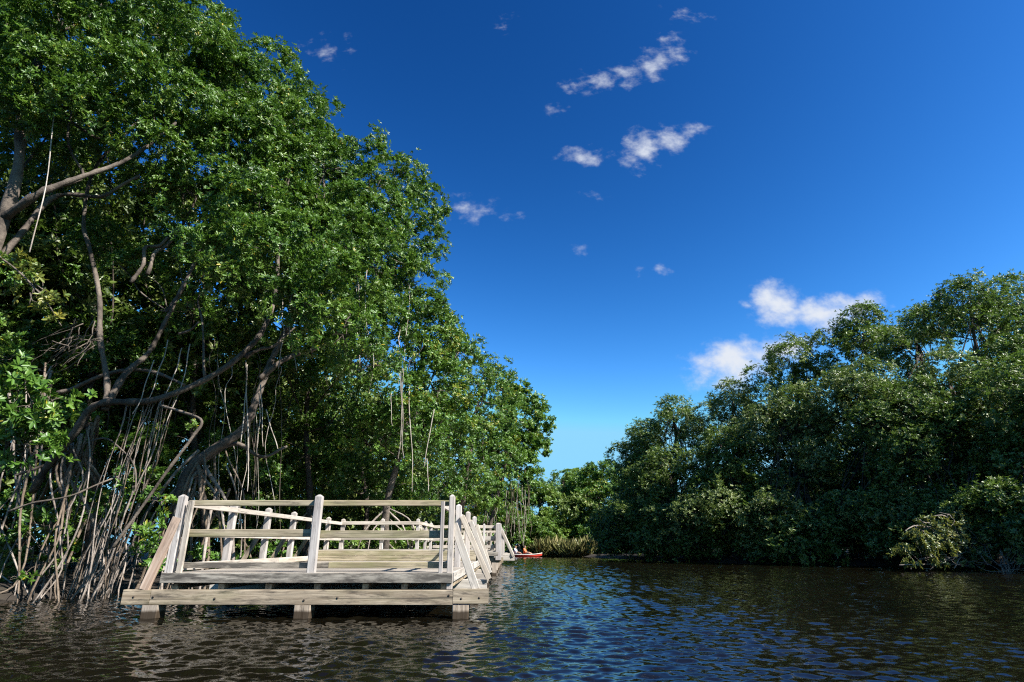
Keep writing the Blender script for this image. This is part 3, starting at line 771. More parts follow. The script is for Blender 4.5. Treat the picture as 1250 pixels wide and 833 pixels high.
for k in range(16):                                    # short spread feet of the fan
    e = ground(70 + 80 * rng.random(), 731 + rng.normal(0, 3)); e[2] = -.1
    s = at(120 + 40 * rng.random(), rng.uniform(620, 690), e[1] + .1)
    rootpart(Bt, [s, s * .5 + e * .5 + [.02, 0, -.03], e], .012, .016, 'root', .03)
for k in range(12):
    e = ground(rng.uniform(20, 80), rng.uniform(728, 736)); e[2] = -.1
    t_ = rng.uniform(0, 1)
    rootpart(Bt, [at(60 + t_ * 66, 572 - t_ * 70, 11.85 - .5 * t_), at(rng.uniform(50, 95), rng.uniform(620, 670), e[1] + .2), e], rng.uniform(.014, .028), .016, 'root_brown' if k % 2 else 'root', .03)
tb = Tubes()                                           # dead twig tangle
for k in range(22):
    s = at(rng.uniform(75, 125), rng.uniform(388, 425), 11 + rng.uniform(-.2, .3)); e = at(rng.uniform(35, 95), rng.uniform(420, 452), 11 + rng.uniform(-.2, .3))
    tb.add([s, s * .5 + e * .5 + rng.normal(0, .07, 3), e], .012, .006, 4, 8, wob=.05)
tb.build('dead_twigs', M['bark'], Bt)
for px, y0, y1, Y_, dx in ((345, 365, 450, 11.6, -5), (354, 365, 452, 11.6, 8), (300, 440, 600, 11.9, 2), (318, 470, 545, 11.9, 3), (316, 480, 545, 11.9, -2), (325, 500, 548, 11.9, 14), (302, 445, 540, 12, -8),
                           (205, 415, 490, 11.2, -24), (222, 425, 500, 11.2, -30), (188, 440, 505, 11.1, -26), (232, 420, 520, 11.3, -30)):
    rootpart(Bt, path((px, y0, Y_), (px + dx * .4, (y0 + y1) / 2, Y_), (px + dx, y1, Y_)), .012, .010, 'vine', .015, 'aerial_root', 5)

# C: the tree that rises behind the platform's corner
Ct = thing('mangrove_tree', at(215, 650, 13.2) * [1, 1, 0], 'broad mangrove on arching stilt roots right behind the platform corner', 'tree', LG)
bC = [B(400, 205, 13.2, 1.05), B(455, 240, 14.0, 1.0), B(400, 290, 13.0, 1.05), B(465, 315, 14.2, 1.1), B(500, 285, 15, .95), B(410, 375, 13.4, .9), B(465, 395, 14.6, .95), B(505, 350, 16, .95),
      B(370, 170, 13.6, 1.0), B(430, 440, 14.6, .75), B(390, 240, 14.6, 1.2), B(450, 330, 15.8, 1.2), B(485, 215, 15.0, .8), B(430, 255, 13.0, .8), B(380, 200, 12.6, .75), B(370, 260, 12.4, .7), B(420, 340, 12.8, .8), B(385, 330, 12.5, .6), B(440, 185, 13.6, .7), B(525, 310, 15.4, .7), B(520, 250, 15.6, .7), B(470, 270, 13.8, .8), B(370, 300, 10.6, .8), B(400, 350, 10.8, .75), B(360, 370, 10.5, .6), B(420, 400, 11.2, .7), B(440, 300, 11.6, .8), B(390, 430, 11.2, .5), B(450, 440, 12.2, .6)]  # blobs at the end hang nearer, added to cast shade on the limbs behind
CC = crown(Ct, bC, seed=3, **NEAR)
tb = Tubes()
tb.add(path((205, 668, 13.1), (212, 640, 13.0), (222, 590, 12.9), (245, 565, 12.9), (285, 535, 13), (303, 500, 13), (318, 462, 13.1), (332, 430, 13.2), (355, 390, 13.3), (395, 330, 13.6), (440, 280, 14)), .125, .05, 10, 56, wob=.014)
tb.add(path((318, 462, 13.1), (350, 440, 13.4), (385, 425, 13.7), (420, 410, 14.2)), .07, .04, 6, 20, wob=.02)
tb.add(path((245, 565, 12.9), (285, 545, 13.3), (320, 555, 13.5), (350, 545, 13.8)), .06, .03, 6, 20, wob=.03)
tb.add(path((395, 330, 13.6), (405, 260, 13.5), (395, 200, 13.4)), .05, .03, 6, 16, wob=.03)
limbs_to(tb, at(395, 330, 13.6), [bC[0], bC[2], bC[5], bC[8], bC[10]] + bC[24:26] + bC[28:29], .045, CC); limbs_to(tb, at(440, 280, 14), [bC[1], bC[3], bC[4], bC[7], bC[11], bC[12]], .045, CC); limbs_to(tb, at(420, 410, 14.2), [bC[6], bC[9]], .035, CC)
tb.build('trunk', M['bark'], Ct)
for k in range(24):
    s = at(rng.uniform(205, 285), rng.uniform(545, 600), 12.9 + rng.uniform(-.2, .3)); a = rng.uniform(-.3, 3.5); rr = rng.uniform(.4, 1.5)
    e = s + np.array([math.cos(a) * rr, -abs(math.sin(a)) * rr * .7 + .3, 0]); e[2] = terrain_z(np.array([e[0]]), np.array([e[1]]))[0] - .1
    if e[0] > -5.4: e[0] = -5.4 - rng.uniform(0, .5)
    arch_root(Ct, s, e, rng.uniform(.018, .045), 'root' if k % 2 else 'root_brown', wob=.02)
for k in range(14):
    px = rng.uniform(235, 345); Y_ = rng.uniform(13.2, 15.5); y0 = np.interp(px, [245, 285, 303, 318, 345], [560, 533, 498, 460, 440]) if rng.random() < .6 else rng.uniform(400, 450)
    rootpart(Ct, path((px, y0, Y_), (px + rng.uniform(-4, 4), y0 + 60, Y_), (px + rng.uniform(-8, 8), rng.uniform(600, 665), Y_)), rng.uniform(.005, .011), .007, 'bark' if k % 3 else 'vine', .03, 'aerial_root', 5)
for px, y0, y1, dx in ((432, 330, 452, 6), (448, 330, 480, 2), (436, 345, 420, 2), (492, 380, 470, -6), (500, 350, 560, -14), (486, 410, 540, 3), (491, 450, 560, 2), (478, 480, 520, 1)):
    Y_ = 12.9 if px < 470 else 15.0
    rootpart(Ct, path((px, y0, Y_), (px + dx * .5, (y0 + y1) / 2, Y_), (px + dx, y1, Y_)), .010, .008, 'vine', .02, 'aerial_root', 5)

# D..F: the row that runs away along the boardwalk
def plain_tree(label, base, blobs, trunk, seed, kw, mat='leaf', cat='tree', group=None, name='mangrove_tree', bark='bark', r0=.13, fork=None, nroots=0, roots='root', ntw=7, **extra):
    t = thing(name, (base[0], base[1], 0), label, cat, group)
    k = dict(kw); k.update(extra)
    C = crown(t, blobs, seed=seed, mat=mat, **k)
    tb = Tubes(); c = tb.add(trunk, r0, r0 * .4, 8, 30, wob=.012, flare=.3)
    fork = fork if fork is not None else c[int(len(c) * .62)]
    for bl in blobs:
        s = c[int(len(c) * rng.uniform(.45, .98))]
        limbs_to(tb, s, [bl], r0 * .4, C, ntw, twr=r0 * .09)
    tb.build('trunk', M[bark], t)
    for q in range(nroots):
        a = rng.uniform(0, 6.28); rr = rng.uniform(.5, 1.7)
        s = c[int(len(c) * rng.uniform(.08, .3))]; e = np.array([trunk[0][0] + math.cos(a) * rr, trunk[0][1] + math.sin(a) * rr, 0])
        e[2] = max(-.5, terrain_z(e[:1], e[1:2])[0]) - .1
        arch_root(t, s, e, rng.uniform(.02, .04) * r0 / .13, roots)
    return t, C


bD = [B(528, 415, 19.5, 1.2), B(500, 440, 18.5, 1.1), B(540, 475, 20, 1.25), B(505, 515, 18.8, 1.1), B(548, 535, 20.5, 1.1), B(470, 480, 18, 1.0), B(515, 380, 19, .9), B(560, 430, 21.5, 1.0), B(470, 540, 19, 1.0)]
D, CD = plain_tree('round light green mangrove with long hanging aerial roots, beyond the platform back fence', at(470, 690, 20) , bD, [np.array([*(at(470, 690, 20)[:2]), .0]), at(475, 620, 19.8), at(490, 560, 19.6), at(505, 480, 19.4), at(520, 410, 19.5)], 4, MID, mat='leaf_light', group=LG, nroots=10)
for px, y0, y1, dx in ((500, 470, 600, 3), (521, 560, 600, 2), (530, 500, 570, -12)):
    rootpart(D, path((px, y0, 17.6), (px + dx * .5, (y0 + y1) / 2, 17.6), (px + dx, y1, 17.6)), .016, .012, 'vine', .012, 'aerial_root', 5)
bE = [B(590, 475, 26, 1.5), B(565, 455, 25, 1.3), B(610, 505, 27, 1.4), B(575, 530, 25.5, 1.5), B(605, 555, 27, 1.3), B(555, 575, 25, 1.3), B(585, 590, 26, 1.1), B(600, 440 + 20, 28, 1.2)]
plain_tree('bright mangrove leaning out over the boardwalk, next beyond the round light green one', at(560, 680, 27), bE, [np.array([*(at(560, 680, 27)[:2]), 0]), at(562, 620, 26.5), at(570, 560, 26), at(585, 490, 26)], 5, MID, mat='leaf_light', group=LG, nroots=10, dens=1.9)
bF = [B(632, 505, 35, 1.7), B(615, 480, 34, 1.5), B(648, 520, 36, 1.4), B(625, 545, 35, 1.6), B(648, 545, 37, 1.3), B(605, 565, 34, 1.5), B(635, 575, 36, 1.3), B(600, 530, 34, 1.5)]
Ft, CF = plain_tree('pale green mangrove with a curtain of hanging roots, farthest on the near bank', at(598, 676, 36), bF, [np.array([*(at(598, 676, 36)[:2]), 0]), at(600, 640, 36), at(608, 600, 35.5), at(622, 530, 35)], 6, MID, mat='leaf_light', group=LG, leaf=(.19, .085), dens=1.6, r0=.15)
for k in range(40):
    px = rng.uniform(572, 648); Y_ = rng.uniform(34.5, 38)
    y0 = rng.uniform(565, 600); y1 = rng.uniform(640, 672)
    rootpart(Ft, path((px, y0, Y_), (px + rng.uniform(-3, 3), (y0 + y1) / 2, Y_), (px + rng.uniform(-5, 5), y1, Y_)), rng.uniform(.008, .02), .010, ('vine', 'root_brown')[k % 2], .03, 'aerial_root', 4, 8)
rootpart(Ft, [at(634, 682, 56.5), at(633, 662, 56.5), at(631, 640, 56.5)], .16, .09, 'root', .02, 'trunk')

# the darker row behind them
bk = [
    ('shaded mangrove deep in the gloom behind the long gnarled limb', (110, 690, 16), [B(100, 330, 16, 1.7), B(50, 430, 15.5, 1.5), B(140, 440, 16.5, 1.6), B(110, 230, 16, 1.8), B(30, 300, 16.5, 1.3), B(70, 530, 15.5, 1.3), B(130, 570, 16.5, 1.4), B(60, 150, 14.5, 1.7), B(150, 130, 15, 1.8), B(20, 60, 14, 1.8), B(120, 30, 14.5, 1.8)], .36),
    ('shaded mangrove with bare stems, behind the stilt rooted tree', (250, 680, 18), [B(230, 330, 17.5, 1.9), B(200, 450, 17.5, 1.7), B(290, 420, 18, 1.8), B(250, 530, 18.5, 1.6), B(190, 560, 17.5, 1.3), B(260, 220, 17, 1.9), B(170, 200, 16.5, 1.8), B(240, 120, 15.5, 1.7), B(300, 170, 16, 1.7), B(330, 260, 16, 1.6), B(200, 60, 15, 1.7)], .34),
    ('tall shaded mangrove behind the platform, in the second row', (370, 690, 20), [B(370, 330, 18.5, 1.8), B(350, 460, 19, 1.7), B(420, 490, 19.5, 1.6), B(380, 560, 20, 1.5), B(320, 570, 19.5, 1.4), B(430, 400, 18.5, 1.6), B(350, 230, 17.5, 1.7), B(400, 270, 17, 1.6), B(440, 310, 17.5, 1.5), B(470, 380, 18, 1.4), B(360, 190, 16, 1.3)], .31),
    ('dark mangrove at the left edge, behind the pale prop roots', (-30, 690, 14.5), [B(-30, 470, 14.5, 1.5), B(10, 560, 14.2, 1.2), B(-80, 330, 14.5, 1.8), B(-60, 590, 14, 1.3), B(-130, 450, 14, 1.7), B(50, 610, 14.6, .9)], .38),
    ('leafy mangrove filling the gap under the round crown, behind the platform fence', (440, 690, 24), [B(430, 590, 22, 1.3), B(490, 600, 22.5, 1.3), B(390, 600, 22, 1.2), B(460, 540, 23, 1.6), B(530, 590, 24, 1.4), B(400, 520, 23, 1.8), B(520, 520, 25, 1.8)], .3)]
for k, (lab, (px, py, Y_), bl, gp) in enumerate(bk):
    b0 = at(px, py, Y_); tr = [np.array([b0[0], b0[1], -.1]), at(px + 5, 620, Y_), at(px - 5, 520, Y_), at(px + 10, 400, Y_), at(px + 10, 300, Y_)]
    if k == 4: tr = [np.array([b0[0], b0[1], -.1]), at(px + 5, 620, Y_), at(px - 5, 560, Y_), at(px, 520, Y_)]
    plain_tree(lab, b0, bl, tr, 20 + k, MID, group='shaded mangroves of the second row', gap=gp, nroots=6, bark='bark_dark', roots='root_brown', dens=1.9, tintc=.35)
# understorey leaves low behind the fence and at the bank
def sapling(label, bl, stem, seed, mat='leaf_light', leaf=(.12, .05), dens=6, clump=.16, ros=4, group=None, gap=.25, nl=8):
    b0 = stem[0]
    t = thing('mangrove_sapling', (b0[0], b0[1], 0), label, 'sapling', group)
    C = crown(t, bl, leaf=leaf, dens=dens, clump=clump, ros=ros, nl=nl, gap=gap, mat=mat, seed=seed, inner=.35, low=-.9)
    tb = Tubes(); c = tb.add(stem, .022, .01, 6, 20, wob=.02)
    for b in bl: limbs_to(tb, c[rng.integers(4, 18)], [b], .012, C, 8, twr=.007)
    tb.build('stem', M['bark'], t); return t


SG = 'mangrove saplings at the water edge'
def st(px, Y_, *pp): return [np.array([*at(px, 735, Y_)[:2], -.15])] + [at(*q) for q in pp]
sapling('glossy bright green sapling at the left edge above the pale roots', [B(35, 500, 8.6, .36), B(62, 490, 8.7, .26), B(12, 470, 8.6, .34), B(30, 545, 8.7, .33), B(-15, 510, 8.6, .4), B(60, 530, 8.8, .2), B(0, 440, 8.7, .25)], st(-30, 8.7, (-25, 620, 8.7), (10, 520, 8.7), (40, 490, 8.6)), 40, group=SG, dens=9)
sapling('leafy sapling between the pale root fan and the platform brace', [B(178, 640, 10.7, .26), B(188, 668, 10.6, .2), B(150, 683, 10.4, .1), B(172, 685, 11.1, .2), B(195, 655, 11.4, .25), B(190, 610, 11.6, .3), B(172, 590, 11.9, .3), B(197, 690, 11.1, .16)], st(165, 10.9, (168, 690, 10.9), (172, 640, 10.9)), 41, group=SG)
sapling('low sapling in front of the dark roots, left of the pale root fan', [B(60, 640, 12.2, .34), B(35, 655, 12.1, .26), B(80, 655, 12.4, .28), B(62, 690, 12.2, .24), B(12, 708, 10.9, .13), B(50, 620, 12.2, .3), B(100, 620, 12.6, .3), B(140, 610, 12.6, .35)], st(60, 12.2, (60, 690, 12.2), (60, 650, 12.2)), 42, group=SG, mat='leaf')
sapling('small sapling behind the left fence of the platform', [B(335, 668, 15.2, .3), B(345, 676, 15.6, .25), B(318, 676, 15, .25), B(248, 684, 12.9, .3), B(285, 685, 13.6, .25)], [np.array([-6.0, 14.9, -.1]), at(330, 690, 15.0), at(335, 670, 15.2)], 43, group=SG)
sapling('sunny yellow green shrub just beyond the platform back fence', [B(525, 668, 21.5, .5), B(500, 662, 21.2, .5), B(475, 664, 20.5, .5), B(545, 672, 22, .4), B(450, 660, 20.3, .45), B(425, 664, 19.5, .4)], [np.array([-3.6, 20.3, -.1]), at(500, 680, 21), at(500, 662, 21.2)], 44, group=SG, mat='leaf_bright', leaf=(.13, .055))
sapling('dark low shrub overhanging the water behind the boardwalk', [B(570, 620, 30, .9), B(590, 610, 31, .8), B(555, 640, 28, .7)], [np.array([-2.9, 30, -.1]), at(568, 660, 29.5), at(572, 620, 30)], 45, group=SG, mat='leaf_bright', leaf=(.16, .07), dens=3, clump=.25, ros=8)

# ------------------------------------------------------------------ trees: far end and right bank
def zat(py, Y): return at(625, py, Y)[2]


def bank_tree(label, px, ytop, Y_, w, seed, mat='leaf_far', leaf=(.145, .066), nb=19, base_z=.3, kw=None, group=None, name='mangrove_tree', dens=2.7, lowfill=True, gap=.31, river=None, nroots=0, r0=.16, cat='tree', clump=.42):
    H = zat(ytop, Y_); xc = at(px, (ytop + 666) / 2, Y_)[0]
    bl = []
    top = np.array([xc, Y_, H - w * .42]); bl.append((top, np.array([w * .56, w * .56, w * .42])))
    for q_ in range(3): bl.append((np.array([xc + (q_ - 1) * w * .75, Y_ + .6, H - w * (.75 + .25 * abs(q_ - 1))]), np.array([w * .5, w * .5, w * .42])))
    rv = np.array(river if river is not None else (-.75, -.66, 0))
    g2 = np.random.default_rng(seed)
    for q in range(nb):
        zf = (q + g2.uniform(.2, .8)) / nb
        z = base_z + w * .25 + (H - base_z - w * .75) * zf
        a = g2.uniform(-1.9, 1.9) + math.atan2(rv[1], rv[0])
        prof = w * (0.55 + .42 * math.sin(math.pi * min(1, zf * .75 + .2)))
        d = prof * g2.uniform(.35, .95)
        r = w * g2.uniform(.30, .5)
        bl.append((np.array([xc + math.cos(a) * d, Y_ + math.sin(a) * d, z]), np.array([r, r, r * g2.uniform(.62, .9)])))
    p_ = np.array([xc, Y_]); 
    for _ in range(60 if rv[0] < -.1 else 12):
        if shore_d(p_[:1], p_[1:2])[0] > -.1: break
        p_ = p_ + rv[:2] / np.hypot(*rv[:2]) * .25
    lat = np.array([-rv[1], rv[0]]) / np.hypot(*rv[:2])
    for q in range(7):                                     # the skirt that hangs over the water
        u_ = g2.uniform(-1, 1) * w * .75; r = g2.uniform(.7, 1.15)
        bl.append((np.array([p_[0] + lat[0] * u_, p_[1] + lat[1] * u_, g2.uniform(.7, 3.2)]) - np.array([*(rv[:2] * g2.uniform(-.3, 1.2)), 0]), np.array([r, r, r * .75])))
    tr = [np.array([xc, Y_, -.1]), np.array([xc + g2.normal(0, .3), Y_ + g2.normal(0, .3), H * .3]), np.array([xc + g2.normal(0, .4), Y_, H * .6]), np.array([xc, Y_, H * .88])]
    return plain_tree(label, (xc, Y_), bl, tr, seed, dict(leaf=leaf, dens=dens, clump=clump, ros=13, nl=6, gap=gap, simple=True, up=.75), mat=mat, group=group, name=name, r0=r0, nroots=nroots, ntw=4, bark='bark_dark', cat=cat)


RG = 'mangroves lining the opposite bank'
RT = [  # label, px, ytop, Y, w, mat
    ('dark mangrove at the right edge with leaves hanging to the water', 1290, 430, 26, 3.0, 'leaf_far'),
    ('tallest mangrove crown of the opposite bank, standing high at the right edge', 1222, 338, 31, 2.9, 'leaf_far'),
    ('high mangrove crown cut by the frame, right behind the tallest one', 1285, 338, 32, 2.9, 'leaf_far'),
    ('mangrove with a flat pale crown in front of the tallest one', 1180, 430, 29.5, 2.5, 'leaf_olive'),
    ('rounded dark green crown rising highest left of the tallest one', 1078, 374, 35, 2.5, 'leaf_far'),
    ('slim crown peeping up between the two highest crowns of the opposite bank', 1145, 378, 37, 2.4, 'leaf_far'),
    ('broad olive grey mangrove in the middle of the opposite bank, its sunny top facing up', 1075, 440, 32, 2.7, 'leaf_olive'),
    ('dense dark mangrove overhanging the water behind the fallen branch', 1130, 462, 29, 2.4, 'leaf_far'),
    ('bushy mangrove below the clouds with a bumpy outline', 985, 415, 37, 2.7, 'leaf_far'),
    ('olive mangrove with yellowish leaf tips, left of the broad olive one', 975, 470, 34, 2.4, 'leaf_olive'),
    ('mangrove with a pale thin crown, just under the lower cloud', 905, 466, 40, 2.7, 'leaf_olive'),
    ('dark mangrove with drooping skirts, midway along the opposite bank', 890, 520, 36.5, 2.4, 'leaf_far'),
    ('rounded green mangrove on the sloping treeline, right of the small river gap', 828, 486, 43, 2.6, 'leaf_far'),
    ('lower dark mangrove dipping its leaves in the river, on the narrowing part', 815, 545, 40, 2.3, 'leaf_far'),
    ('small green mangrove where the treeline steps down toward the gap', 786, 522, 46, 2.1, 'leaf_far'),
    ('dark bushy mangrove at the narrow end of the opposite bank', 786, 556, 45, 2.0, 'leaf_far'),
    ('small dark mangrove just before the tip of the opposite bank', 776, 588, 48.5, 1.6, 'leaf_far'),
]
for k, (lab, px, yt, Y_, w, mt) in enumerate(RT):
    bank_tree(lab, px, yt, Y_, w, 100 + k, mt, group=RG, nroots=0)
# off frame neighbours, seen only in the water and from a step aside
FG = 'bright trees closing the far end of the river'
FT_ = [('bright green far tree in the middle of the river gap', 688, 577, 62, 2.4, 'leaf_bright'), ('yellow green far tree beside the pale hanging roots', 655, 582, 60, 2.2, 'leaf_bright'),
       ('taller far tree showing pale in the notch beside the dark bank', 722, 572, 66, 2.6, 'leaf_bright'), ('tall yellow green far tree filling the gap left of the dark bank tip', 702, 578, 64, 2.5, 'leaf_bright'), ('mid green far tree rising right behind the tip of the opposite bank', 738, 562, 60, 2.8, 'leaf_light'), ('leafy far tree standing behind the end of the boardwalk', 612, 575, 58, 2.6, 'leaf_light'),
       ('low bushy far tree over the reeds', 672, 622, 58.5, 1.8, 'leaf_bright'), ('dark green far tree behind the kayak', 645, 628, 58.5, 1.5, 'leaf_light'), ('bushy far tree half hidden by the curtain of hanging roots', 575, 570, 56, 2.6, 'leaf_light')]
for k, (lab, px, yt, Y_, w, mt) in enumerate(FT_):
    bank_tree(lab, px, yt, Y_, w, 140 + k, mt, group=FG, river=(0, -1, 0), leaf=(.24, .105), dens=1.5, nb=13)
def forest(label, boxes, seed, mat, leaf, dens=1.0):
    g2 = np.random.default_rng(seed); bl = []
    for (x0, x1, y0, y1, h0, h1, n) in boxes:
        for q in range(n):
            r = g2.uniform(1.3, 2.2); bl.append((np.array([g2.uniform(x0, x1), g2.uniform(y0, y1), g2.uniform(h0, h1)]), np.array([r, r, r * .8])))
    o = bpy.data.objects.new('forest', None); link(o); o.location = (0, 0, 0)
    tag(o, label, 'forest', None, 'stuff')
    crown(o, bl, leaf=leaf, dens=dens, clump=.5, ros=9, nl=6, gap=.3, mat=mat, seed=seed, simple=True, name='foliage', inner=.1)


forest('dark forest depths behind the mangroves of the near bank', [(-26, -8, 19, 26, .4, 9.5, 90), (-32, -13, 12, 20, .4, 8, 64), (-21, -8, 17.5, 22, 6, 12.5, 95), (-28, -13, 13, 17, 6, 12, 60), (-16, -4.5, 26, 34, .4, 8.3, 90), (-12, -4, 34, 46, .4, 5, 34), (-10, 2, 62, 72, .4, 4.5, 26)], 201, 'leaf_far', (.24, .11))
forest('dark forest depths behind the mangroves of the opposite bank, plus unseen trees added to shade it', [(26, 44, 20, 32, .4, 11.5, 90), (28, 40, 4, 20, .5, 10, 90), (19, 36, 34.5, 44, .4, 10, 90), (15, 28, 42, 49, .4, 6.5, 50), (13, 22, 49, 58, .4, 4.5, 36), (6, 18, 58, 70, .4, 4.5, 30)], 202, 'leaf_far', (.26, .12))  # off-frame boxes at the right are added to shade the foot of the bank
# palm
pt = thing('palm_tree', (at(700, 640, 68)[0], 68, 0), 'small palm with drooping fronds showing above the far trees', 'palm')
c0 = at(699, 577, 68)
tb = Tubes(); tb.add([np.array([c0[0], 68, 0]), np.array([c0[0] + .2, 68, c0[2] * .5]), c0], .16, .10, 7, 16); tb.build('trunk', M['bark'], pt)
for k in range(14):
    a = k * 2.4; el = rng.uniform(.1, 1.1); n_ = 26; s = np.linspace(.1, 1, n_); L_ = 2.0
    hx = L_ * s * math.cos(el) * 0.9; z = L_ * (s * math.sin(el) - 0.75 * s ** 2.2)
    ax = np.array([math.cos(a), math.sin(a), 0]); pos = c0 + hx[:, None] * ax + z[:, None] * [0, 0, 1]
    tg = unit(np.gradient(pos, axis=0)); sd = unit(np.cross(tg, [0, 0, 1]))
    P_ = np.concatenate([pos, pos]); D_ = unit(np.concatenate([sd * .8 + tg * .6, -sd * .8 + tg * .6]) + [0, 0, -.35]); ll = np.tile(.55 * np.sin(np.pi * (s * .8 + .15)), 2)
    leaves_mesh('frond', P_, D_, np.tile([0, 0, 1.], (2 * n_, 1)), ll, np.full(2 * n_, .07), rng.uniform(.2, .7, 2 * n_), M['leaf_bright'], pt, True)
# reeds at the far bank
def reeds(label, px0, px1, Y_, hgt, n, seed):
    g2 = np.random.default_rng(seed)
    t = thing('reed_clump', ((at((px0 + px1) / 2, 670, Y_)[0]), Y_, 0), label, 'reeds')
    x = g2.uniform(at(px0, 670, Y_)[0], at(px1, 670, Y_)[0], n); y = Y_ + g2.uniform(-.8, 1.2, n); z = np.maximum(terrain_z(x, y), -.1)
    d = unit(np.stack([g2.normal(0, .55, n), g2.normal(-.15, .45, n), np.ones(n)], -1)); L_ = hgt * g2.uniform(.5, 1.1, n)
    leaves_mesh('blades', np.stack([x, y, z], -1), d, unit(g2.normal(0, 1, (n, 3))), L_, np.full(n, .07), np.clip(g2.normal(.55, .25, n), 0, 1), M['reed'], t)
reeds('pale yellow reeds along the far bank under the dark mangroves', 684, 722, 55.3, 1.6, 1500, 61)
reeds('green yellow reeds beside the kayak on the far bank', 656, 684, 56.3, 1.9, 1300, 62)

# fallen branch bush on the right bank
def arc_branch(tb, p0, p1, lift, r0, r1): 
    m = (p0 + p1) / 2; m[2] += lift; return tb.add([p0, m, p1], r0, r1, 5, 14, wob=.03)
t = thing('fallen_mangrove', (at(1170, 690, 25.5)[0], 25.5, 0), 'half fallen mangrove with bare arching branches and yellowish leaves, leaning into the river', 'fallen tree')
bl = [B(1120, 665, 24.5, .6), B(1150, 655, 24.8, .6), B(1135, 640, 25, .35), B(1180, 665, 25, .6), B(1200, 668, 25, .5), B(1165, 640, 25.2, .45), B(1110, 680, 24.3, .4), B(1150, 680, 24.4, .45), B(1190, 685, 24.6, .4), B(1208, 655, 25, .4), B(1222, 672, 25, .45), B(1098, 668, 24.4, .3)]
C = crown(t, bl, leaf=(.14, .062), dens=5, clump=.22, ros=5, nl=7, gap=.36, mat='leaf_tips', seed=90, inner=.3, low=-.8)
tb = Tubes(); root = np.array([at(1185, 695, 26)[0], 26, .1])
for px, py, Y_ in ((1105, 648, 24.6), (1122, 634, 24.9), (1098, 690, 24.2), (1140, 630, 25), (1160, 640, 25), (1112, 695, 24.2), (1135, 696, 24.3), (1165, 694, 24.5), (1150, 660, 24.8), (1190, 660, 25), (1206, 690, 24.8)):
    c = arc_branch(tb, root, at(px, py, Y_), rng.uniform(.2, .9), .05, .015); twigs(tb, c[9], C, 1.2, 5, .014)
tb.build('trunk', M['root'], t)
t = thing('dead_shrub', (at(1225, 698, 24.0)[0], 24.0, 0), 'bare grey twigs with few leaves fanning out of the water at the right edge', 'shrub')
C = crown(t, [B(1232, 672, 24.2, .5), B(1250, 664, 24.2, .6), B(1245, 682, 24, .4), B(1270, 670, 24, .6)], leaf=(.13, .058), dens=4, clump=.2, ros=4, nl=6, gap=.42, mat='leaf_olive', seed=91)
tb = Tubes(); root = np.array([at(1228, 700, 24)[0], 24, -.1])
for k in range(34):
    e = root + np.array([rng.normal(.15, .6), rng.uniform(-.5, .4), rng.uniform(.2, 1.1)]); tb.add([root + rng.normal(0, .1, 3), root * .5 + e * .5 + rng.normal(0, .1, 3), e], .011, .005, 4, 8, wob=.06)
tb.build('stem', M['root'], t)
sapling('low leafy shrub at the foot of the dark bank, midway along the water', [B(830, 672, 38, .9), B(800, 676, 39, .8), B(860, 676, 37.5, .7)], [np.array([at(830, 680, 38.5)[0], 38.5, -.1]), at(830, 676, 38.3), at(830, 672, 38)], 92, mat='leaf_far', leaf=(.18, .08), dens=3, clump=.3, ros=8)
sapling('leafy shrub dipping in the water in front of the olive mangroves', [B(965, 668, 33, .9), B(995, 672, 32, .8), B(935, 674, 33.5, .7), B(1020, 676, 31.5, .6)], [np.array([at(970, 680, 33.5)[0], 33.5, -.1]), at(970, 676, 33.3), at(970, 670, 33)], 93, mat='leaf_far', leaf=(.18, .08), dens=3, clump=.3, ros=8)

# ------------------------------------------------------------------ sky, clouds, sun
S = np.array([0.95, -0.60, 1.0]); S = S / np.linalg.norm(S)
SUN_EL = math.asin(S[2]); SUN_AZ = math.atan2(S[0], S[1])       # from +Y towards +X
sd_ = bpy.data.lights.new('sun', 'SUN'); sd_.energy = 5.0; sd_.angle = R(0.53); sd_.color = (1, .965, .91)
so = bpy.data.objects.new('sun', sd_); COL.objects.link(so)
so.rotation_euler = Vector(S).to_track_quat('Z', 'Y').to_euler(); so.location = (30, -20, 40)

wld = bpy.data.worlds.new('World'); scene.world = wld; wld.use_nodes = True
nt = wld.node_tree; nt.nodes.clear()
out = nt.nodes.new('ShaderNodeOutputWorld'); bg = nt.nodes.new('ShaderNodeBackground'); bg.inputs[1].default_value = 0.085
sky = nt.nodes.new('ShaderNodeTexSky'); sky.sky_type = 'NISHITA'; sky.sun_disc = False; sky.sun_elevation = SUN_EL; sky.sun_rotation = SUN_AZ
sky.altitude = 0; sky.air_density = 1.0; sky.dust_density = 0.3; sky.ozone_density = 3.0
EXPO, SKYS = 1.2, 0.085
sp_ = nt.nodes.new('ShaderNodeSeparateColor'); nt.links.new(sky.outputs[0], sp_.inputs[0])
cb_ = nt.nodes.new('ShaderNodeCombineColor')
DISP = 1.0 / (SKYS * 2 ** EXPO)
for q_, (a_, g_, mx_) in enumerate(((.0235, 3.0, .285), (.052, 2.1, .69), (.066, 1.85, 1.0))):   # deepen the blue as a polarising filter does
    nt.links.new(math_n(nt, 'MINIMUM', math_n(nt, 'MULTIPLY', math_n(nt, 'POWER', sp_.outputs[q_], g_), a_ * DISP), mx_ * DISP), cb_.inputs[q_])
tc = nt.nodes.new('ShaderNodeTexCoord'); sx = nt.nodes.new('ShaderNodeSeparateXYZ'); nt.links.new(tc.outputs['Generated'], sx.inputs[0])
yy = math_n(nt, 'MAXIMUM', sx.outputs[1], 0.04)
uv = nt.nodes.new('ShaderNodeCombineXYZ'); nt.links.new(math_n(nt, 'DIVIDE', sx.outputs[0], yy), uv.inputs[0]); nt.links.new(math_n(nt, 'DIVIDE', sx.outputs[2], yy), uv.inputs[1])
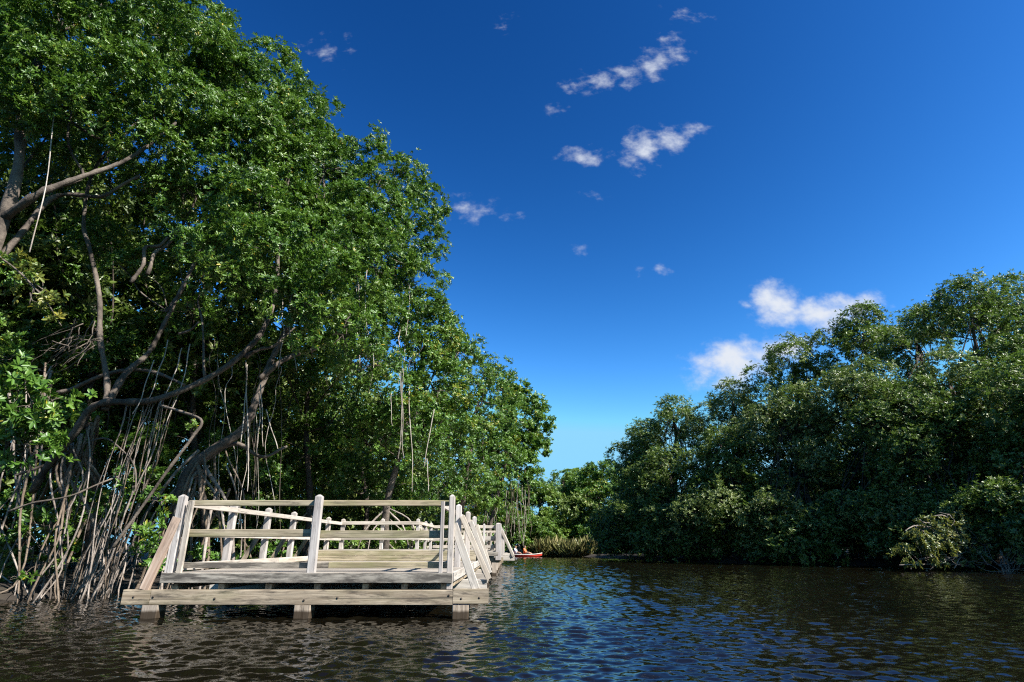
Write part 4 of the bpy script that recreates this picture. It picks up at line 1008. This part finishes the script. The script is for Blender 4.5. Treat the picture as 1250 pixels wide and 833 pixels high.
nz = N(nt, 'ShaderNodeTexNoise', inp={'Scale': 26.0, 'Detail': 10.0, 'Roughness': 0.58, 'Distortion': 0.0}); 
mpn = N(nt, 'ShaderNodeMapping'); mpn.inputs['Scale'].default_value = (.9, 1.1, 1); mpn.inputs['Rotation'].default_value = (0, 0, -.3); nt.links.new(uv.outputs[0], mpn.inputs[0]); nt.links.new(mpn.outputs[0], nz.inputs['Vector'])


def cloud(px, py, rx, ry, rot, amp):
    c = at(px, py, 1.0) - [0, 0, HC]; ex = at(px + 1, py, 1.0) - [0, 0, HC] - c; ey = at(px, py - 1, 1.0) - [0, 0, HC] - c
    mp = N(nt, 'ShaderNodeMapping', vector_type='TEXTURE')
    mp.inputs['Location'].default_value = (c[0], c[2], 0); mp.inputs['Rotation'].default_value = (0, 0, R(rot)); mp.inputs['Scale'].default_value = (rx * np.hypot(*ex[[0, 2]]), ry * np.hypot(*ey[[0, 2]]), 1)
    nt.links.new(uv.outputs[0], mp.inputs[0])
    ln = N(nt, 'ShaderNodeVectorMath', operation='LENGTH'); nt.links.new(mp.outputs[0], ln.inputs[0])
    m = math_n(nt, 'SUBTRACT', 1.0, ln.outputs['Value'], clamp=True)
    return math_n(nt, 'MULTIPLY', m, amp)


CL = [(706, 104, 32, 15, 8, .68), (735, 98, 46, 22, 12, .74), (768, 92, 48, 24, 14, .76), (800, 78, 46, 28, 30, .84), (822, 62, 36, 28, 30, .76), (808, 48, 22, 14, 0, .6),
      (785, 180, 38, 34, 35, 1.1), (775, 196, 26, 26, 0, .8), (812, 172, 44, 24, 18, 1.0), (846, 160, 34, 15, 8, .85), (712, 192, 46, 20, 8, .85), (570, 255, 52, 26, -5, .68), (618, 262, 44, 14, -8, .55),
      (709, 302, 22, 16, 0, .52), (800, 329, 32, 15, 12, .55), (618, 28, 20, 26, 0, .5), (836, 20, 50, 16, -10, .5), (675, 133, 28, 16, 20, .5), (725, 238, 26, 10, 0, .42),
      (948, 371, 52, 38, -10, 1.55), (1000, 382, 92, 30, 6, 1.45), (1045, 374, 52, 26, 8, 1.35), (912, 373, 18, 11, 0, .85), (900, 442, 84, 40, 8, 1.6), (958, 424, 78, 28, 16, 1.35), (842, 450, 22, 9, 0, .7), (890, 464, 66, 24, 10, 1.1), (405, 62, 60, 34, -20, .36)]
acc = None
for c in CL:
    m = cloud(*c); acc = m if acc is None else math_n(nt, 'MAXIMUM', acc, m)
nn = math_n(nt, 'MULTIPLY_ADD', nz.outputs[0], 2.1, -1.08)
al = math_n(nt, 'ADD', acc, math_n(nt, 'MULTIPLY', nn, 1.0))
al = math_n(nt, 'SUBTRACT', al, 0.22)
mr = N(nt, 'ShaderNodeMapRange', interpolation_type='SMOOTHSTEP'); nt.links.new(al, mr.inputs[0]); mr.inputs[1].default_value = 0.0; mr.inputs[2].default_value = 1.25
gate = math_n(nt, 'GREATER_THAN', sx.outputs[1], 0.06)
gate2 = N(nt, 'ShaderNodeMapRange'); nt.links.new(acc, gate2.inputs[0]); gate2.inputs[1].default_value = 0.0; gate2.inputs[2].default_value = 0.12
alpha = math_n(nt, 'MULTIPLY', math_n(nt, 'MULTIPLY', mr.outputs[0], gate), gate2.outputs[0])
CLOUD = (.78 * DISP, .83 * DISP, .92 * DISP)
col = mixc(nt, alpha, cb_.outputs[0], CLOUD)
nt.links.new(col, bg.inputs[0]); nt.links.new(bg.outputs[0], out.inputs[0])

scene.view_settings.view_transform = 'Standard'; scene.view_settings.look = 'None'
scene.view_settings.exposure = EXPO; scene.view_settings.gamma = 1.0; scene.view_settings.use_curve_mapping = False
scene.cycles.max_bounces = 8; scene.cycles.transparent_max_bounces = 4
scene.cycles.use_denoising = False; scene.cycles.filter_width = 1.15
scene.cycles.caustics_reflective = False; scene.cycles.caustics_refractive = False
scene.cycles.sample_clamp_indirect = 6.0
print('leaves', LEAFCOUNT, 'objects', len(bpy.data.objects), 'script %.1fs' % (time.time() - T0))
